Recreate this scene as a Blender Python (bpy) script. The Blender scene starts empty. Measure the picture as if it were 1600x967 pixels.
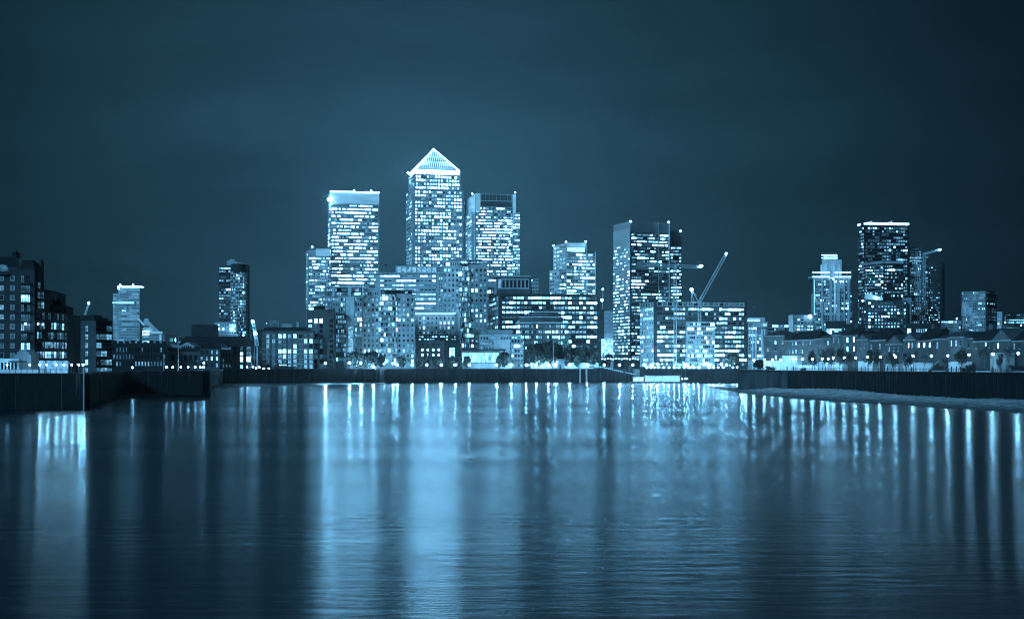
import bpy, math, random
from mathutils import Vector

# ---------------------------------------------------------------- camera, sky, sun, exposure
FPX, HZ, CZ, QZ = 2200.0, 572.0, 12.0, 9.5      # focal length (px of a 1600 px frame), horizon row, eye height, quay level
C = bpy.context.scene.collection
sc = bpy.context.scene
cam_d = bpy.data.cameras.new('camera')
cam_d.sensor_width = 36.0
cam_d.lens = FPX / 1600.0 * 36.0
cam_d.shift_y = (HZ - 483.5) / 1600.0
cam_d.clip_start = 0.5
cam_d.clip_end = 30000
cam = bpy.data.objects.new('camera', cam_d)
cam.location = (0, 0, CZ)
cam.rotation_euler = (math.radians(90), 0, 0)
C.objects.link(cam)
sc.camera = cam

TINT = (0.15, 0.52, 0.90)                        # the whole place is lit in one cold blue

def nd(nt, kind, **kw):
    n = nt.nodes.new(kind)
    for k, v in kw.items():
        setattr(n, k, v)
    return n

world = bpy.data.worlds.new('World')
sc.world = world
world.use_nodes = True
nt = world.node_tree
nt.nodes.clear()
w_out = nd(nt, 'ShaderNodeOutputWorld')
w_bg = nd(nt, 'ShaderNodeBackground')
tc = nd(nt, 'ShaderNodeTexCoord')
sep = nd(nt, 'ShaderNodeSeparateXYZ')
nt.links.new(tc.outputs['Generated'], sep.inputs[0])
# brightness over the compass: skyglow above the towers, darker to both sides
rx = nd(nt, 'ShaderNodeMapRange'); rx.inputs['From Min'].default_value = -0.5; rx.inputs['From Max'].default_value = 0.5
nt.links.new(sep.outputs['X'], rx.inputs['Value'])
cr = nd(nt, 'ShaderNodeValToRGB')
E = cr.color_ramp.elements
E[0].position = 0.0; E[0].color = (0.10, 0.10, 0.10, 1)
E[1].position = 1.0; E[1].color = (0.10, 0.10, 0.10, 1)
for pos, v in ((0.16, 0.33), (0.28, 0.62), (0.40, 0.92), (0.50, 0.92), (0.60, 0.58), (0.70, 0.38), (0.78, 0.24), (0.87, 0.13)):
    e = E.new(pos); e.color = (v, v, v, 1)
nt.links.new(rx.outputs[0], cr.inputs[0])
rz = nd(nt, 'ShaderNodeMapRange'); rz.inputs['From Min'].default_value = 0.0; rz.inputs['From Max'].default_value = 0.5
nt.links.new(sep.outputs['Z'], rz.inputs['Value'])
cz = nd(nt, 'ShaderNodeValToRGB')
E = cz.color_ramp.elements
E[0].position = 0.0; E[0].color = (0.82, 0.82, 0.82, 1)
E[1].position = 1.0; E[1].color = (0.20, 0.20, 0.20, 1)
for pos, v in ((0.12, 0.80), (0.25, 0.88), (0.36, 0.86), (0.50, 0.64), (0.70, 0.34)):
    e = E.new(pos); e.color = (v, v, v, 1)
nt.links.new(rz.outputs[0], cz.inputs[0])
mulA = nd(nt, 'ShaderNodeMath', operation='MULTIPLY')
nt.links.new(cr.outputs[0], mulA.inputs[0]); nt.links.new(cz.outputs[0], mulA.inputs[1])
mpw = nd(nt, 'ShaderNodeMapping'); mpw.inputs['Scale'].default_value = (2.6, 2.6, 10.0); mpw.inputs['Rotation'].default_value = (0, 0.14, 0)
nt.links.new(tc.outputs['Generated'], mpw.inputs[0])
nz = nd(nt, 'ShaderNodeTexNoise'); nz.inputs['Scale'].default_value = 1.6; nz.inputs['Detail'].default_value = 5; nz.inputs['Roughness'].default_value = 0.5
nt.links.new(mpw.outputs[0], nz.inputs['Vector'])
nr = nd(nt, 'ShaderNodeMapRange'); nr.inputs['From Min'].default_value = 0.3; nr.inputs['From Max'].default_value = 0.75
nr.inputs['To Min'].default_value = 0.80; nr.inputs['To Max'].default_value = 1.28
nt.links.new(nz.outputs[0], nr.inputs['Value'])
mulB = nd(nt, 'ShaderNodeMath', operation='MULTIPLY')
nt.links.new(mulA.outputs[0], mulB.inputs[0]); nt.links.new(nr.outputs[0], mulB.inputs[1])
adds = nd(nt, 'ShaderNodeMath', operation='ADD'); adds.inputs[1].default_value = 0.03
nt.links.new(mulB.outputs[0], adds.inputs[0])
w_bg.inputs['Color'].default_value = (0.15, 0.56, 0.91, 1)
SKY = 0.155
ms = nd(nt, 'ShaderNodeMath', operation='MULTIPLY'); ms.inputs[1].default_value = SKY
nt.links.new(adds.outputs[0], ms.inputs[0])
nt.links.new(ms.outputs[0], w_bg.inputs['Strength'])
nt.links.new(w_bg.outputs[0], w_out.inputs[0])

sd = bpy.data.lights.new('skyglow_fill', 'SUN')
sd.energy = 2.5
sd.angle = math.radians(12)
sd.color = (0.16, 0.56, 1.0)
so = bpy.data.objects.new('skyglow_fill', sd)
so.rotation_euler = (math.radians(62), 0, math.radians(-38))     # added soft light in place of city glow, from the left behind the camera
C.objects.link(so)

sc.view_settings.view_transform = 'Standard'
sc.view_settings.look = 'None'
sc.view_settings.exposure = 0
sc.view_settings.gamma = 1
sc.render.engine = 'CYCLES'
sc.cycles.use_denoising = True
sc.cycles.max_bounces = 5
sc.cycles.pixel_filter_type = 'BLACKMAN_HARRIS'
sc.cycles.filter_width = 1.05
sc.cycles.sample_clamp_indirect = 6

# ---------------------------------------------------------------- helpers
def X(px, D): return (px - 800.0) * D / FPX
def Z(py, D): return CZ + (HZ - py) * D / FPX
def DW(py): return CZ * FPX / (py - HZ)          # distance of a point on the water seen at row py

def tag(o, label=None, cat=None, group=None, kind=None):
    if label: o['label'] = label
    if cat: o['category'] = cat
    if group: o['group'] = group
    if kind: o['kind'] = kind
    return o

def empty(name, loc, label, cat, group=None, rz=0.0):
    o = bpy.data.objects.new(name, None)
    C.objects.link(o)
    o.location = loc
    o.rotation_euler = (0, 0, rz)
    o.empty_display_size = 1
    return tag(o, label, cat, group)

class MB:
    """collects faces in world metres; build() links them as one mesh under a parent Empty at 'org'"""
    def __init__(s, org=(0, 0, 0)):
        s.v = []; s.f = []; s.m = []; s.o = Vector(org)
    def poly(s, pts, m=0):
        n = len(s.v)
        s.v += [tuple(Vector(p) - s.o) for p in pts]
        s.f.append(tuple(range(n, n + len(pts)))); s.m.append(m)
    def hexa(s, p, m=0):                         # 8 points: bottom ring then top ring
        n = len(s.v)
        s.v += [tuple(Vector(q) - s.o) for q in p]
        for q in ((3, 2, 1, 0), (4, 5, 6, 7), (0, 1, 5, 4), (1, 2, 6, 5), (2, 3, 7, 6), (3, 0, 4, 7)):
            s.f.append(tuple(n + i for i in q)); s.m.append(m)
    def box(s, x0, x1, y0, y1, z0, z1, m=0):
        s.hexa([(x0, y0, z0), (x1, y0, z0), (x1, y1, z0), (x0, y1, z0), (x0, y0, z1), (x1, y0, z1), (x1, y1, z1), (x0, y1, z1)], m)
    def prism(s, ring, z0, z1, m=0, ring2=None):
        r2 = ring2 or ring
        n = len(s.v); k = len(ring)
        s.v += [tuple(Vector((p[0], p[1], z0)) - s.o) for p in ring]
        s.v += [tuple(Vector((p[0], p[1], z1)) - s.o) for p in r2]
        s.f.append(tuple(n + k - 1 - i for i in range(k))); s.m.append(m)
        s.f.append(tuple(n + k + i for i in range(k))); s.m.append(m)
        for i in range(k):
            j = (i + 1) % k
            s.f.append((n + i, n + j, n + k + j, n + k + i)); s.m.append(m)
    def wallbox(s, p, q, a0, a1, n0, n1, z0, z1, m=0):
        """box along segment p->q, from a0..a1 metres along it and n0..n1 metres in front of it"""
        p = Vector(p[:2]); q = Vector(q[:2]); u = (q - p).normalized(); n = Vector((u.y, -u.x))
        c = [p + u * a0 + n * n0, p + u * a0 + n * n1, p + u * a1 + n * n1, p + u * a1 + n * n0]
        s.prism([(c[3].x, c[3].y), (c[0].x, c[0].y), (c[1].x, c[1].y), (c[2].x, c[2].y)], z0, z1, m)
    def tube(s, a, b, r0, r1=None, k=6, m=0):
        r1 = r0 if r1 is None else r1
        a = Vector(a); b = Vector(b); d = (b - a).normalized()
        t = Vector((1, 0, 0)) if abs(d.x) < 0.8 else Vector((0, 1, 0))
        u = d.cross(t).normalized(); w = d.cross(u)
        n = len(s.v)
        for c, r in ((a, r0), (b, r1)):
            for i in range(k):
                t2 = 2 * math.pi * i / k
                s.v.append(tuple(c + u * math.cos(t2) * r + w * math.sin(t2) * r - s.o))
        s.f.append(tuple(n + i for i in range(k))); s.m.append(m)
        s.f.append(tuple(n + 2 * k - 1 - i for i in range(k))); s.m.append(m)
        for i in range(k):
            j = (i + 1) % k
            s.f.append((n + i, n + k + i, n + k + j, n + j)); s.m.append(m)
    def ball(s, c, r, m=0, k=8, rings=5, sz=1.0):
        c = Vector(c); n = len(s.v)
        s.v.append(tuple(c + Vector((0, 0, r * sz)) - s.o))
        for i in range(1, rings):
            t = math.pi * i / rings
            for j in range(k):
                a = 2 * math.pi * j / k
                s.v.append(tuple(c + Vector((math.sin(t) * math.cos(a) * r, math.sin(t) * math.sin(a) * r, math.cos(t) * r * sz)) - s.o))
        s.v.append(tuple(c - Vector((0, 0, r * sz)) - s.o))
        last = len(s.v) - 1
        for j in range(k):
            j2 = (j + 1) % k
            s.f.append((n, n + 1 + j, n + 1 + j2)); s.m.append(m)
            for i in range(rings - 2):
                b0 = n + 1 + i * k; b1 = b0 + k
                s.f.append((b0 + j, b1 + j, b1 + j2, b0 + j2)); s.m.append(m)
            b0 = n + 1 + (rings - 2) * k
            s.f.append((b0 + j, last, b0 + j2)); s.m.append(m)
    def mesh(s, name, mats):
        me = bpy.data.meshes.new(name)
        me.from_pydata(s.v, [], s.f)
        for m in (mats if isinstance(mats, (list, tuple)) else [mats]):
            me.materials.append(m)
        me.polygons.foreach_set('material_index', s.m)
        me.update()
        return me
    def build(s, name, mats, parent=None, loc=None):
        o = bpy.data.objects.new(name, s.mesh(name, mats))
        C.objects.link(o)
        if parent is not None: o.parent = parent
        elif loc is not None: o.location = loc
        else: o.location = s.o
        return o

# ---------------------------------------------------------------- materials
def surf(name, g, rough=0.7, var=0.35, scale=0.15, tint=(1, 1, 1), streak=False, bump=0.0, metal=0.0, drip=0.0):
    m = bpy.data.materials.new(name); m.use_nodes = True
    t = m.node_tree; b = t.nodes['Principled BSDF']
    geo = nd(t, 'ShaderNodeNewGeometry')
    mp = nd(t, 'ShaderNodeMapping')
    mp.inputs['Scale'].default_value = (scale, scale, scale * (0.12 if streak else 1.0))
    t.links.new(geo.outputs['Position'], mp.inputs[0])
    n = nd(t, 'ShaderNodeTexNoise'); n.inputs['Scale'].default_value = 1.0; n.inputs['Detail'].default_value = 6; n.inputs['Roughness'].default_value = 0.6
    t.links.new(mp.outputs[0], n.inputs['Vector'])
    r = nd(t, 'ShaderNodeValToRGB')
    lo, hi = g * (1 - var), g * (1 + var)
    r.color_ramp.elements[0].position = 0.3; r.color_ramp.elements[0].color = (lo * tint[0], lo * tint[1], lo * tint[2], 1)
    r.color_ramp.elements[1].position = 0.7; r.color_ramp.elements[1].color = (hi * tint[0], hi * tint[1], hi * tint[2], 1)
    t.links.new(n.outputs[0], r.inputs[0]); t.links.new(r.outputs[0], b.inputs['Base Color'])
    if drip:                                     # pale lime and rust runs down a wet wall
        m3 = nd(t, 'ShaderNodeMapping'); m3.inputs['Scale'].default_value = (1.1, 1.1, 0.045); t.links.new(geo.outputs['Position'], m3.inputs[0])
        n3 = nd(t, 'ShaderNodeTexNoise'); n3.inputs['Scale'].default_value = 1.0; n3.inputs['Detail'].default_value = 2; t.links.new(m3.outputs[0], n3.inputs['Vector'])
        r3 = nd(t, 'ShaderNodeMapRange'); r3.inputs['From Min'].default_value = 0.63; r3.inputs['From Max'].default_value = 0.70; t.links.new(n3.outputs[0], r3.inputs['Value'])
        mx = nd(t, 'ShaderNodeMix', data_type='RGBA'); mx.inputs['B'].default_value = (drip, drip, drip, 1)
        t.links.new(r3.outputs[0], mx.inputs['Factor']); t.links.new(r.outputs[0], mx.inputs['A']); t.links.new(mx.outputs['Result'], b.inputs['Base Color'])
    b.inputs['Roughness'].default_value = rough; b.inputs['Metallic'].default_value = metal
    if bump:
        bp = nd(t, 'ShaderNodeBump'); bp.inputs['Strength'].default_value = bump; bp.inputs['Distance'].default_value = 0.3
        t.links.new(n.outputs[0], bp.inputs['Height']); t.links.new(bp.outputs[0], b.inputs['Normal'])
    return m

def glow(name, col, s, var=0.8, scale=(0.9, 0.9, 1.3), sample=False, base=0.02):
    m = bpy.data.materials.new(name); m.use_nodes = True
    t = m.node_tree; b = t.nodes['Principled BSDF']
    b.inputs['Base Color'].default_value = (base, base, base, 1); b.inputs['Roughness'].default_value = 0.2
    b.inputs['Emission Color'].default_value = (*col, 1)
    if var > 0:
        geo = nd(t, 'ShaderNodeNewGeometry'); mp = nd(t, 'ShaderNodeMapping'); mp.inputs['Scale'].default_value = scale
        n = nd(t, 'ShaderNodeTexNoise'); n.inputs['Scale'].default_value = 0.55; n.inputs['Detail'].default_value = 3
        r = nd(t, 'ShaderNodeMapRange'); r.inputs['From Min'].default_value = 0.32; r.inputs['From Max'].default_value = 0.68
        r.inputs['To Min'].default_value = s * (1 - var); r.inputs['To Max'].default_value = s * (1 + var)
        t.links.new(geo.outputs['Position'], mp.inputs[0]); t.links.new(mp.outputs[0], n.inputs['Vector'])
        t.links.new(n.outputs[0], r.inputs['Value']); t.links.new(r.outputs[0], b.inputs['Emission Strength'])
    else:
        b.inputs['Emission Strength'].default_value = s
    m.cycles.emission_sampling = 'FRONT_BACK' if sample else 'NONE'
    return m

WIN = [None] * 6
def dark_glass():
    m = bpy.data.materials.new('dark_window_glass'); m.use_nodes = True
    b = m.node_tree.nodes['Principled BSDF']
    b.inputs['Base Color'].default_value = (0.012, 0.014, 0.016, 1); b.inputs['Roughness'].default_value = 0.12
    return m
WIN[0] = dark_glass()
WIN[1] = glow('window_faint', (0.15, 0.52, 0.85), 0.22)
WIN[2] = glow('window_dim', (0.20, 0.55, 0.86), 0.85)
WIN[3] = glow('window_lit', (0.20, 0.57, 0.90), 4.2, var=.7)
WIN[4] = glow('window_bright', (0.20, 0.57, 0.92), 26.0, var=.6)
WIN[5] = glow('window_hot', (0.20, 0.57, 0.92), 30.0, var=.4)

PALE = surf('pale_cladding', 0.60, 0.6)
MID = surf('mid_cladding', 0.34, 0.6)
STEEL = surf('steel_cladding', 0.46, 0.4, 0.2)
BRICK = surf('brick', 0.075, 0.9)
DBRICK = surf('dark_brick', 0.04, 0.9)
VDARK = surf('near_black_brick', 0.016, 0.9)
SLATE = surf('slate_roof', 0.012, 0.9)
HBRICK = surf('house_brick', 0.12, 0.9, 0.45, 0.3)
HTILE = surf('house_tiles', 0.06, 0.9, 0.5, 0.3)
TILE = surf('tile_roof', 0.045, 0.9)
WHITE = surf('white_render', 0.78, 0.7, 0.15)
DMETAL = surf('dark_metal', 0.03, 0.5)
LMETAL = surf('pale_metal', 0.45, 0.5)
GLASSW = surf('curtain_wall', 0.10, 0.35, 0.2)
PILING = surf('sheet_piling', 0.006, 0.95, 0.8, 0.6, streak=True, bump=0.5, drip=0.06)
CONC = surf('wet_concrete', 0.018, 0.8, 0.7, 0.35, streak=True, bump=0.4, drip=0.07)
PAVE = surf('paving', 0.16, 0.85, 0.4, 0.3)
LEAF = surf('foliage', 0.022, 0.8, 0.6, 0.8, (0.9, 1.0, 0.85))
BARK = surf('bark', 0.12, 0.9)
PANEL = glow('self_glow_panel', (0.20, 0.54, 0.84), 0.62, var=0.25, scale=(0.15, 0.15, 0.6), base=0.4)  # floodlighting on caps, piers and canopies is put in as emission
PANELW = glow('bright_panel', (0.20, 0.56, 0.92), 3.0, var=0.25, scale=(0.2, 0.2, 0.2))
HOT = glow('tube_light', (0.20, 0.56, 0.92), 9.0, var=0.2)
LAMP = glow('lamp_globe', (0.20, 0.54, 0.84), 650.0, var=0.0, sample=True)
LAMPS = glow('small_lamp_globe', (0.17, 0.53, 0.88), 40.0, var=0.0, sample=True)
FLARE = glow('esplanade_flood_lamp', (0.18, 0.54, 0.88), 2600.0, var=0.0, sample=True)
MIDL = glow('quay_lamp', (0.18, 0.54, 0.88), 130.0, var=0.0, sample=True)
TINY = glow('terrace_lamp', (0.18, 0.54, 0.88), 10.0, var=0.0, sample=True)
BEACON = glow('beacon_lamp', (0.18, 0.54, 0.90), 70.0, var=0.0, sample=True)
HOT2 = glow('crown_light', (0.20, 0.56, 0.92), 60.0, var=0.2)
FLOOD = glow('flood_lamp', (0.18, 0.54, 0.88), 1100.0, var=0.0, sample=True)

# ---------------------------------------------------------------- building kit
R = random.Random(7)
MAXWIN = 100

class B:
    def __init__(s, name, label, cat, px, D, group=None):
        s.org = Vector((X(px, D), D, QZ)); s.D = D
        s.root = empty(name, s.org, label, cat, group)
        s.w = []; s.mesh_cache = {}; s.ws = 1.0
    def mb(s): return MB(s.org)
    def rect(s, a, b, D=None, th=0.0, side=None, depth=25.0):
        """a,b: columns of the front's left and right corner; th (deg) > 0 turns the left flank towards us, < 0 the right"""
        D = D or s.D; t = math.radians(th); ka = (a - 800) / FPX; kb = (b - 800) / FPX
        if th >= 0:
            A = Vector((ka * D, D)); w = (kb * D - A.x) / (math.cos(t) - kb * math.sin(t)); u = Vector((math.cos(t), math.sin(t)))
            Bp = A + u * w
        else:
            Bp = Vector((kb * D, D)); u = Vector((math.cos(t), math.sin(t)))
            w = (Bp.x - ka * D) / (math.cos(t) - ka * math.sin(t)); A = Bp - u * w
        v = Vector((-u.y, u.x))
        if side is not None:
            kc = (side - 800) / FPX; P0 = A if th >= 0 else Bp
            depth = (kc * P0.y - P0.x) / (v.x - kc * v.y)
            if depth < 0 or depth > 90: print('BAD DEPTH', s.root.name, depth)
        if side is None and th == 0:             # keep the flanks inside the same two columns
            k2 = 1 + depth / D
            return (A, Bp, Bp * k2 if b < 800 else Bp + v * depth, A * k2 if a > 800 else A + v * depth)
        return A, Bp, Bp + v * depth, A + v * depth      # front-left, front-right, back-right, back-left
    def mass(s, r, z0, z1, mat, name='wall', parent=None, par=0.0):
        m = s.mb(); m.prism([(p.x, p.y) for p in r], z0, z1)
        if par:
            k = len(r); c = sum((Vector(p) for p in r), Vector((0, 0))) / k
            for i in range(k):
                p, q = r[i], r[(i + 1) % k]
                m.wallbox(p, q, 0, (q - p).length, -0.4, 0.25, z1 - 0.02, z1 + par)
        return m.build(name, mat, parent or s.root)
    def fac(s, p, q, z0, z1, rows, cols, wf=0.7, hf=0.6, lit=0.5, wt=(1, 2, 3, 2), rowvar=0.25, rel=0.3, mat=None, m0=0.03, m1=0.03,
            skip=None, persist=0.5, vpier=True, hband=True, arch=False, seed=None):
        """rows x cols windows on the wall p->q with piers and bands standing proud of them"""
        rg = random.Random(seed if seed is not None else R.random())
        L = (q - p).length; u = (q - p) / L; n = Vector((u.y, -u.x))
        x0 = L * m0; x1 = L * (1 - m1); cw = (x1 - x0) / cols; rh = (z1 - z0) / rows
        if s.D > 1040: hf = hf * .88; lit = min(.96, lit * 1.18)
        ww, wh = cw * wf, rh * hf
        for r in range(rows):
            pr = min(1, max(0, rg.gauss(lit, rowvar)))
            lev = 0
            for c in range(cols):
                if rg.random() > persist or c == 0:
                    lev = rg.choices((1, 2, 3, 4), wt)[0] if rg.random() < pr else rg.choices((0, 1, 2), (4, 4, 3) if s.D > 1040 else (5, 4, 1))[0]
                if skip and skip(r, c): continue
                cx = x0 + (c + 0.5) * cw; z = z0 + (r + 0.5) * rh
                pos = p + u * cx + n * 0.04
                s.w.append((ww * wh, z, pos.x, pos.y, u.x, u.y, ww, wh, lev if rg.random() > 0.12 else max(0, lev - 2)))
        if rel and mat is not None:
            m = s.mb()
            if hband:
                for r in range(rows + 1):
                    zc = z0 + r * rh; h = rh * (1 - hf) / 2
                    m.wallbox(p, q, x0, x1, 0.002, rel, max(z0, zc - h), min(z1, zc + h))
            if vpier:
                for c in range(cols + 1):
                    xc = x0 + c * cw; h = cw * (1 - wf) / 2
                    m.wallbox(p, q, max(x0, xc - h), min(x1, xc + h), 0.002, rel + 0.02, z0 + 0.01, z1 - 0.01)
            if m.v: m.build('cladding', mat, s.root)
    def win(s, p, q, t, z, w, h, lev):           # one window at fraction t along p->q, centre height z
        L = (q - p).length; u = (q - p) / L; n = Vector((u.y, -u.x)); pos = p + u * (t * L) + n * 0.05; w *= s.ws; h *= s.ws
        s.w.append((w * h, z, pos.x, pos.y, u.x, u.y, w, h, lev))
    def done(s, bars=0):
        s.w.sort(key=lambda t: (-round(t[0], 1), -t[1]))
        for t in s.w[:MAXWIN]:
            _, z, x, y, ux, uy, w, h, lev = t
            key = (round(w, 1), round(h, 1), lev)
            if key not in s.mesh_cache:
                m = MB(); s._pane(m, 0, 0, 0, 1, 0, w, h, 0, bars)
                s.mesh_cache[key] = m.mesh('window', [WIN[lev], DMETAL])
            o = bpy.data.objects.new('window', s.mesh_cache[key])
            o.parent = s.root
            o.location = (x - s.org.x, y - s.org.y, z - s.org.z)
            o.rotation_euler = (0, 0, math.atan2(uy, ux))
            C.objects.link(o)
        rest = s.w[MAXWIN:]
        if rest:
            m = s.mb()
            for t in rest:
                _, z, x, y, ux, uy, w, h, lev = t
                s._pane(m, x, y, z, ux, uy, w, h, lev, 0)
            o = m.build('window_panes', WIN, s.root); o['kind'] = 'stuff'
        s.w = []
        return s
    def _pane(s, m, x, y, z, ux, uy, w, h, mi, bars):
        a = Vector((x - ux * w / 2, y - uy * w / 2)); b = Vector((x + ux * w / 2, y + uy * w / 2))
        m.poly([(a.x, a.y, z - h / 2), (b.x, b.y, z - h / 2), (b.x, b.y, z + h / 2), (a.x, a.y, z + h / 2)], mi)
        if bars:
            t = 0.12
            m.wallbox(a, b, w / 2 - t / 2, w / 2 + t / 2, 0.01, 0.06, z - h / 2, z + h / 2, 1)
            m.wallbox(a, b, 0, w, 0.01, 0.05, z - t / 2, z + t / 2, 1)
    def balcony(s, p, q, t0, t1, z, out=1.3, mat=None, h=1.1, solid=False):
        L = (q - p).length; m = s.mb()
        m.wallbox(p, q, t0 * L, t1 * L, 0.05, out, z - 0.18, z)
        m.wallbox(p, q, t0 * L, t1 * L, out - 0.06, out, z + h - 0.08, z + h)
        if solid: m.wallbox(p, q, t0 * L, t1 * L, out - 0.05, out - 0.01, z, z + h - 0.08)
        else:
            k = max(2, int((t1 - t0) * L / 0.6))
            for i in range(k + 1):
                x = t0 * L + (t1 - t0) * L * i / k
                m.wallbox(p, q, max(t0 * L, x - 0.05), min(t1 * L, x + 0.05), out - 0.06, out, z, z + h - 0.08)
        return m.build('balcony', mat or DMETAL, s.root)
    def box(s, a, b, yt, yb, D, depth, mat, name, parent=None):
        m = s.mb(); m.box(X(a, D), X(b, D), D, D + depth, Z(yb, D), Z(yt, D))
        return m.build(name, mat, parent or s.root)
    def lamp(s, px, py, D, r=0.8, mat=None, name='beacon'):
        m = s.mb(); m.ball((X(px, D), D, Z(py, D)), r, k=6, rings=4)
        return m.build(name, mat or BEACON, s.root)

V2 = lambda a: Vector((a[0], a[1]))

# ---------------------------------------------------------------- water, land, river walls, beach
def water():
    m = bpy.data.materials.new('river_water'); m.use_nodes = True
    t = m.node_tree; b = t.nodes['Principled BSDF']
    b.inputs['Base Color'].default_value = (0.003, 0.010, 0.018, 1); b.inputs['IOR'].default_value = 1.33
    geo = nd(t, 'ShaderNodeNewGeometry')
    mp = nd(t, 'ShaderNodeMapping'); mp.inputs['Scale'].default_value = (0.004, 0.022, 1)
    t.links.new(geo.outputs['Position'], mp.inputs[0])
    n = nd(t, 'ShaderNodeTexNoise'); n.inputs['Scale'].default_value = 1.0; n.inputs['Detail'].default_value = 5
    t.links.new(mp.outputs[0], n.inputs['Vector'])
    r = nd(t, 'ShaderNodeMapRange'); r.inputs['From Min'].default_value = 0.35; r.inputs['From Max'].default_value = 0.65
    r.inputs['To Min'].default_value = 0.19; r.inputs['To Max'].default_value = 0.23
    t.links.new(n.outputs[0], r.inputs['Value']); t.links.new(r.outputs[0], b.inputs['Roughness'])
    b.inputs['Anisotropic'].default_value = 0.6; tv = nd(t, 'ShaderNodeCombineXYZ'); tv.inputs[1].default_value = 1.0; t.links.new(tv.outputs[0], b.inputs['Tangent'])
    mp2 = nd(t, 'ShaderNodeMapping'); mp2.inputs['Scale'].default_value = (0.6, 2.2, 1)
    t.links.new(geo.outputs['Position'], mp2.inputs[0])
    n2 = nd(t, 'ShaderNodeTexNoise'); n2.inputs['Scale'].default_value = 1.0; n2.inputs['Detail'].default_value = 4
    t.links.new(mp2.outputs[0], n2.inputs['Vector'])
    sp = nd(t, 'ShaderNodeSeparateXYZ'); t.links.new(geo.outputs['Position'], sp.inputs[0])   # choppy along the near bank, long-exposure calm midstream
    mp3 = nd(t, 'ShaderNodeMapping'); mp3.inputs['Scale'].default_value = (0.14, 0.55, 1); t.links.new(geo.outputs['Position'], mp3.inputs[0])
    n3 = nd(t, 'ShaderNodeTexNoise'); n3.inputs['Scale'].default_value = 1.0; n3.inputs['Detail'].default_value = 3; t.links.new(mp3.outputs[0], n3.inputs['Vector'])
    mp4 = nd(t, 'ShaderNodeMapping'); mp4.inputs['Scale'].default_value = (0.012, 0.035, 1); t.links.new(geo.outputs['Position'], mp4.inputs[0])   # calm patches between ruffled ones
    n4 = nd(t, 'ShaderNodeTexNoise'); n4.inputs['Scale'].default_value = 1.0; n4.inputs['Detail'].default_value = 4; t.links.new(mp4.outputs[0], n4.inputs['Vector'])
    r4 = nd(t, 'ShaderNodeMapRange'); r4.inputs['From Min'].default_value = 0.38; r4.inputs['From Max'].default_value = 0.62; r4.inputs['To Min'].default_value = 0.35; r4.inputs['To Max'].default_value = 1.7
    t.links.new(n4.outputs[0], r4.inputs['Value'])
    prev = None
    for src, dist, y0, y1, st in ((n3, 0.14, 110, 380, 0.5), (n2, 0.04, 70, 220, 0.5)):
        fr = nd(t, 'ShaderNodeMapRange'); fr.inputs['From Min'].default_value = y0; fr.inputs['From Max'].default_value = y1
        fr.inputs['To Min'].default_value = st * .7; fr.inputs['To Max'].default_value = 0.0; t.links.new(sp.outputs['Y'], fr.inputs['Value'])
        bp = nd(t, 'ShaderNodeBump'); bp.inputs['Distance'].default_value = dist
        mm4 = nd(t, 'ShaderNodeMath', operation='MULTIPLY'); t.links.new(fr.outputs[0], mm4.inputs[0]); t.links.new(r4.outputs[0], mm4.inputs[1]); t.links.new(mm4.outputs[0], bp.inputs['Strength']); t.links.new(src.outputs[0], bp.inputs['Height'])
        if prev: t.links.new(prev.outputs[0], bp.inputs['Normal'])
        prev = bp
    t.links.new(prev.outputs[0], b.inputs['Normal'])
    return m
g = MB(); g.poly([(-4000, -300, 0), (4000, -300, 0), (4000, 3000, 0), (-4000, 3000, 0)])
tag(g.build('water', water()), kind='structure')

# land outline, left bank to right bank (front edge), then far behind
LW = [(-30, 392), (133, 392), (137, 455), (188, 560), (190, 585), (319, 585), (323, 800), (345, 900), (590, 985), (600, 1000), (800, 1056), (990, 1056), (1000, 1035), (1157, 1010)]
LWp = [V2((X(a, D), D)) for a, D in LW]
RW = [(1157, 690), (1235, 655), (1600, 430), (1900, 330)]
RWp = [V2((X(a, D), D)) for a, D in RW]
front = [V2((-420, 392))] + LWp + [V2((X(1157, 1010) + 2, 1010))] + RWp
g = MB((0, 1500, 0))
ring = [(p.x, p.y) for p in front] + [(2500, 330), (2500, 3000), (-2500, 3000), (-2500, 392)]
g.prism(ring, -3.0, QZ)
tag(g.build('ground', PAVE), kind='structure')

def river_wall(name, label, pts, mat, zt=QZ + 0.25, z0=-1.5, out=1.2, ribs=0.0, rd=0.3, cap=None, ribmat=None):
    c = pts[0]; org = Vector((c.x, c.y, 0)); root = empty(name, org, label, 'river wall')
    m = MB(org)
    for p, q in zip(pts[:-1], pts[1:]):
        L = (q - p).length
        m.wallbox(p, q, 0, L, 0.01, out, z0, zt)
        if ribs:
            k = int(L / ribs)
            for i in range(k):
                x = (i + 0.5) * L / k
                m.wallbox(p, q, x - ribs * 0.27, x + ribs * 0.27, out, out + rd, z0, zt - 0.5)
    m.build('wall_face', mat, root)
    m = MB(org)
    for p, q in zip(pts[:-1], pts[1:]):
        m.wallbox(p, q, 0, (q - p).length, -0.3, out + 0.45, zt + 0.003, zt + 0.35)
    m.build('coping', cap or CONC, root)
    return root
river_wall('river_wall', 'black sheet-piled river wall below the big balconied apartment block at the left edge', [V2((-420, 392))] + LWp[:2], PILING, ribs=0.8, rd=.1)
river_wall('river_wall', 'short return of dark river wall right of the near left wharf corner', LWp[1:5], PILING, ribs=0.9, rd=.12)
river_wall('river_wall', 'black timber-faced wharf wall below the pedimented riverside house', LWp[4:7], PILING, ribs=1.0, out=2.0, rd=.2)
river_wall('river_wall', 'dark wall receding behind the mud foreshore below the lit-window warehouse', LWp[6:9], CONC, ribs=3.5)
river_wall('river_wall', 'long far river wall running below the tree-lined esplanade of the towers', LWp[8:12], CONC, ribs=4.0)
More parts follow.
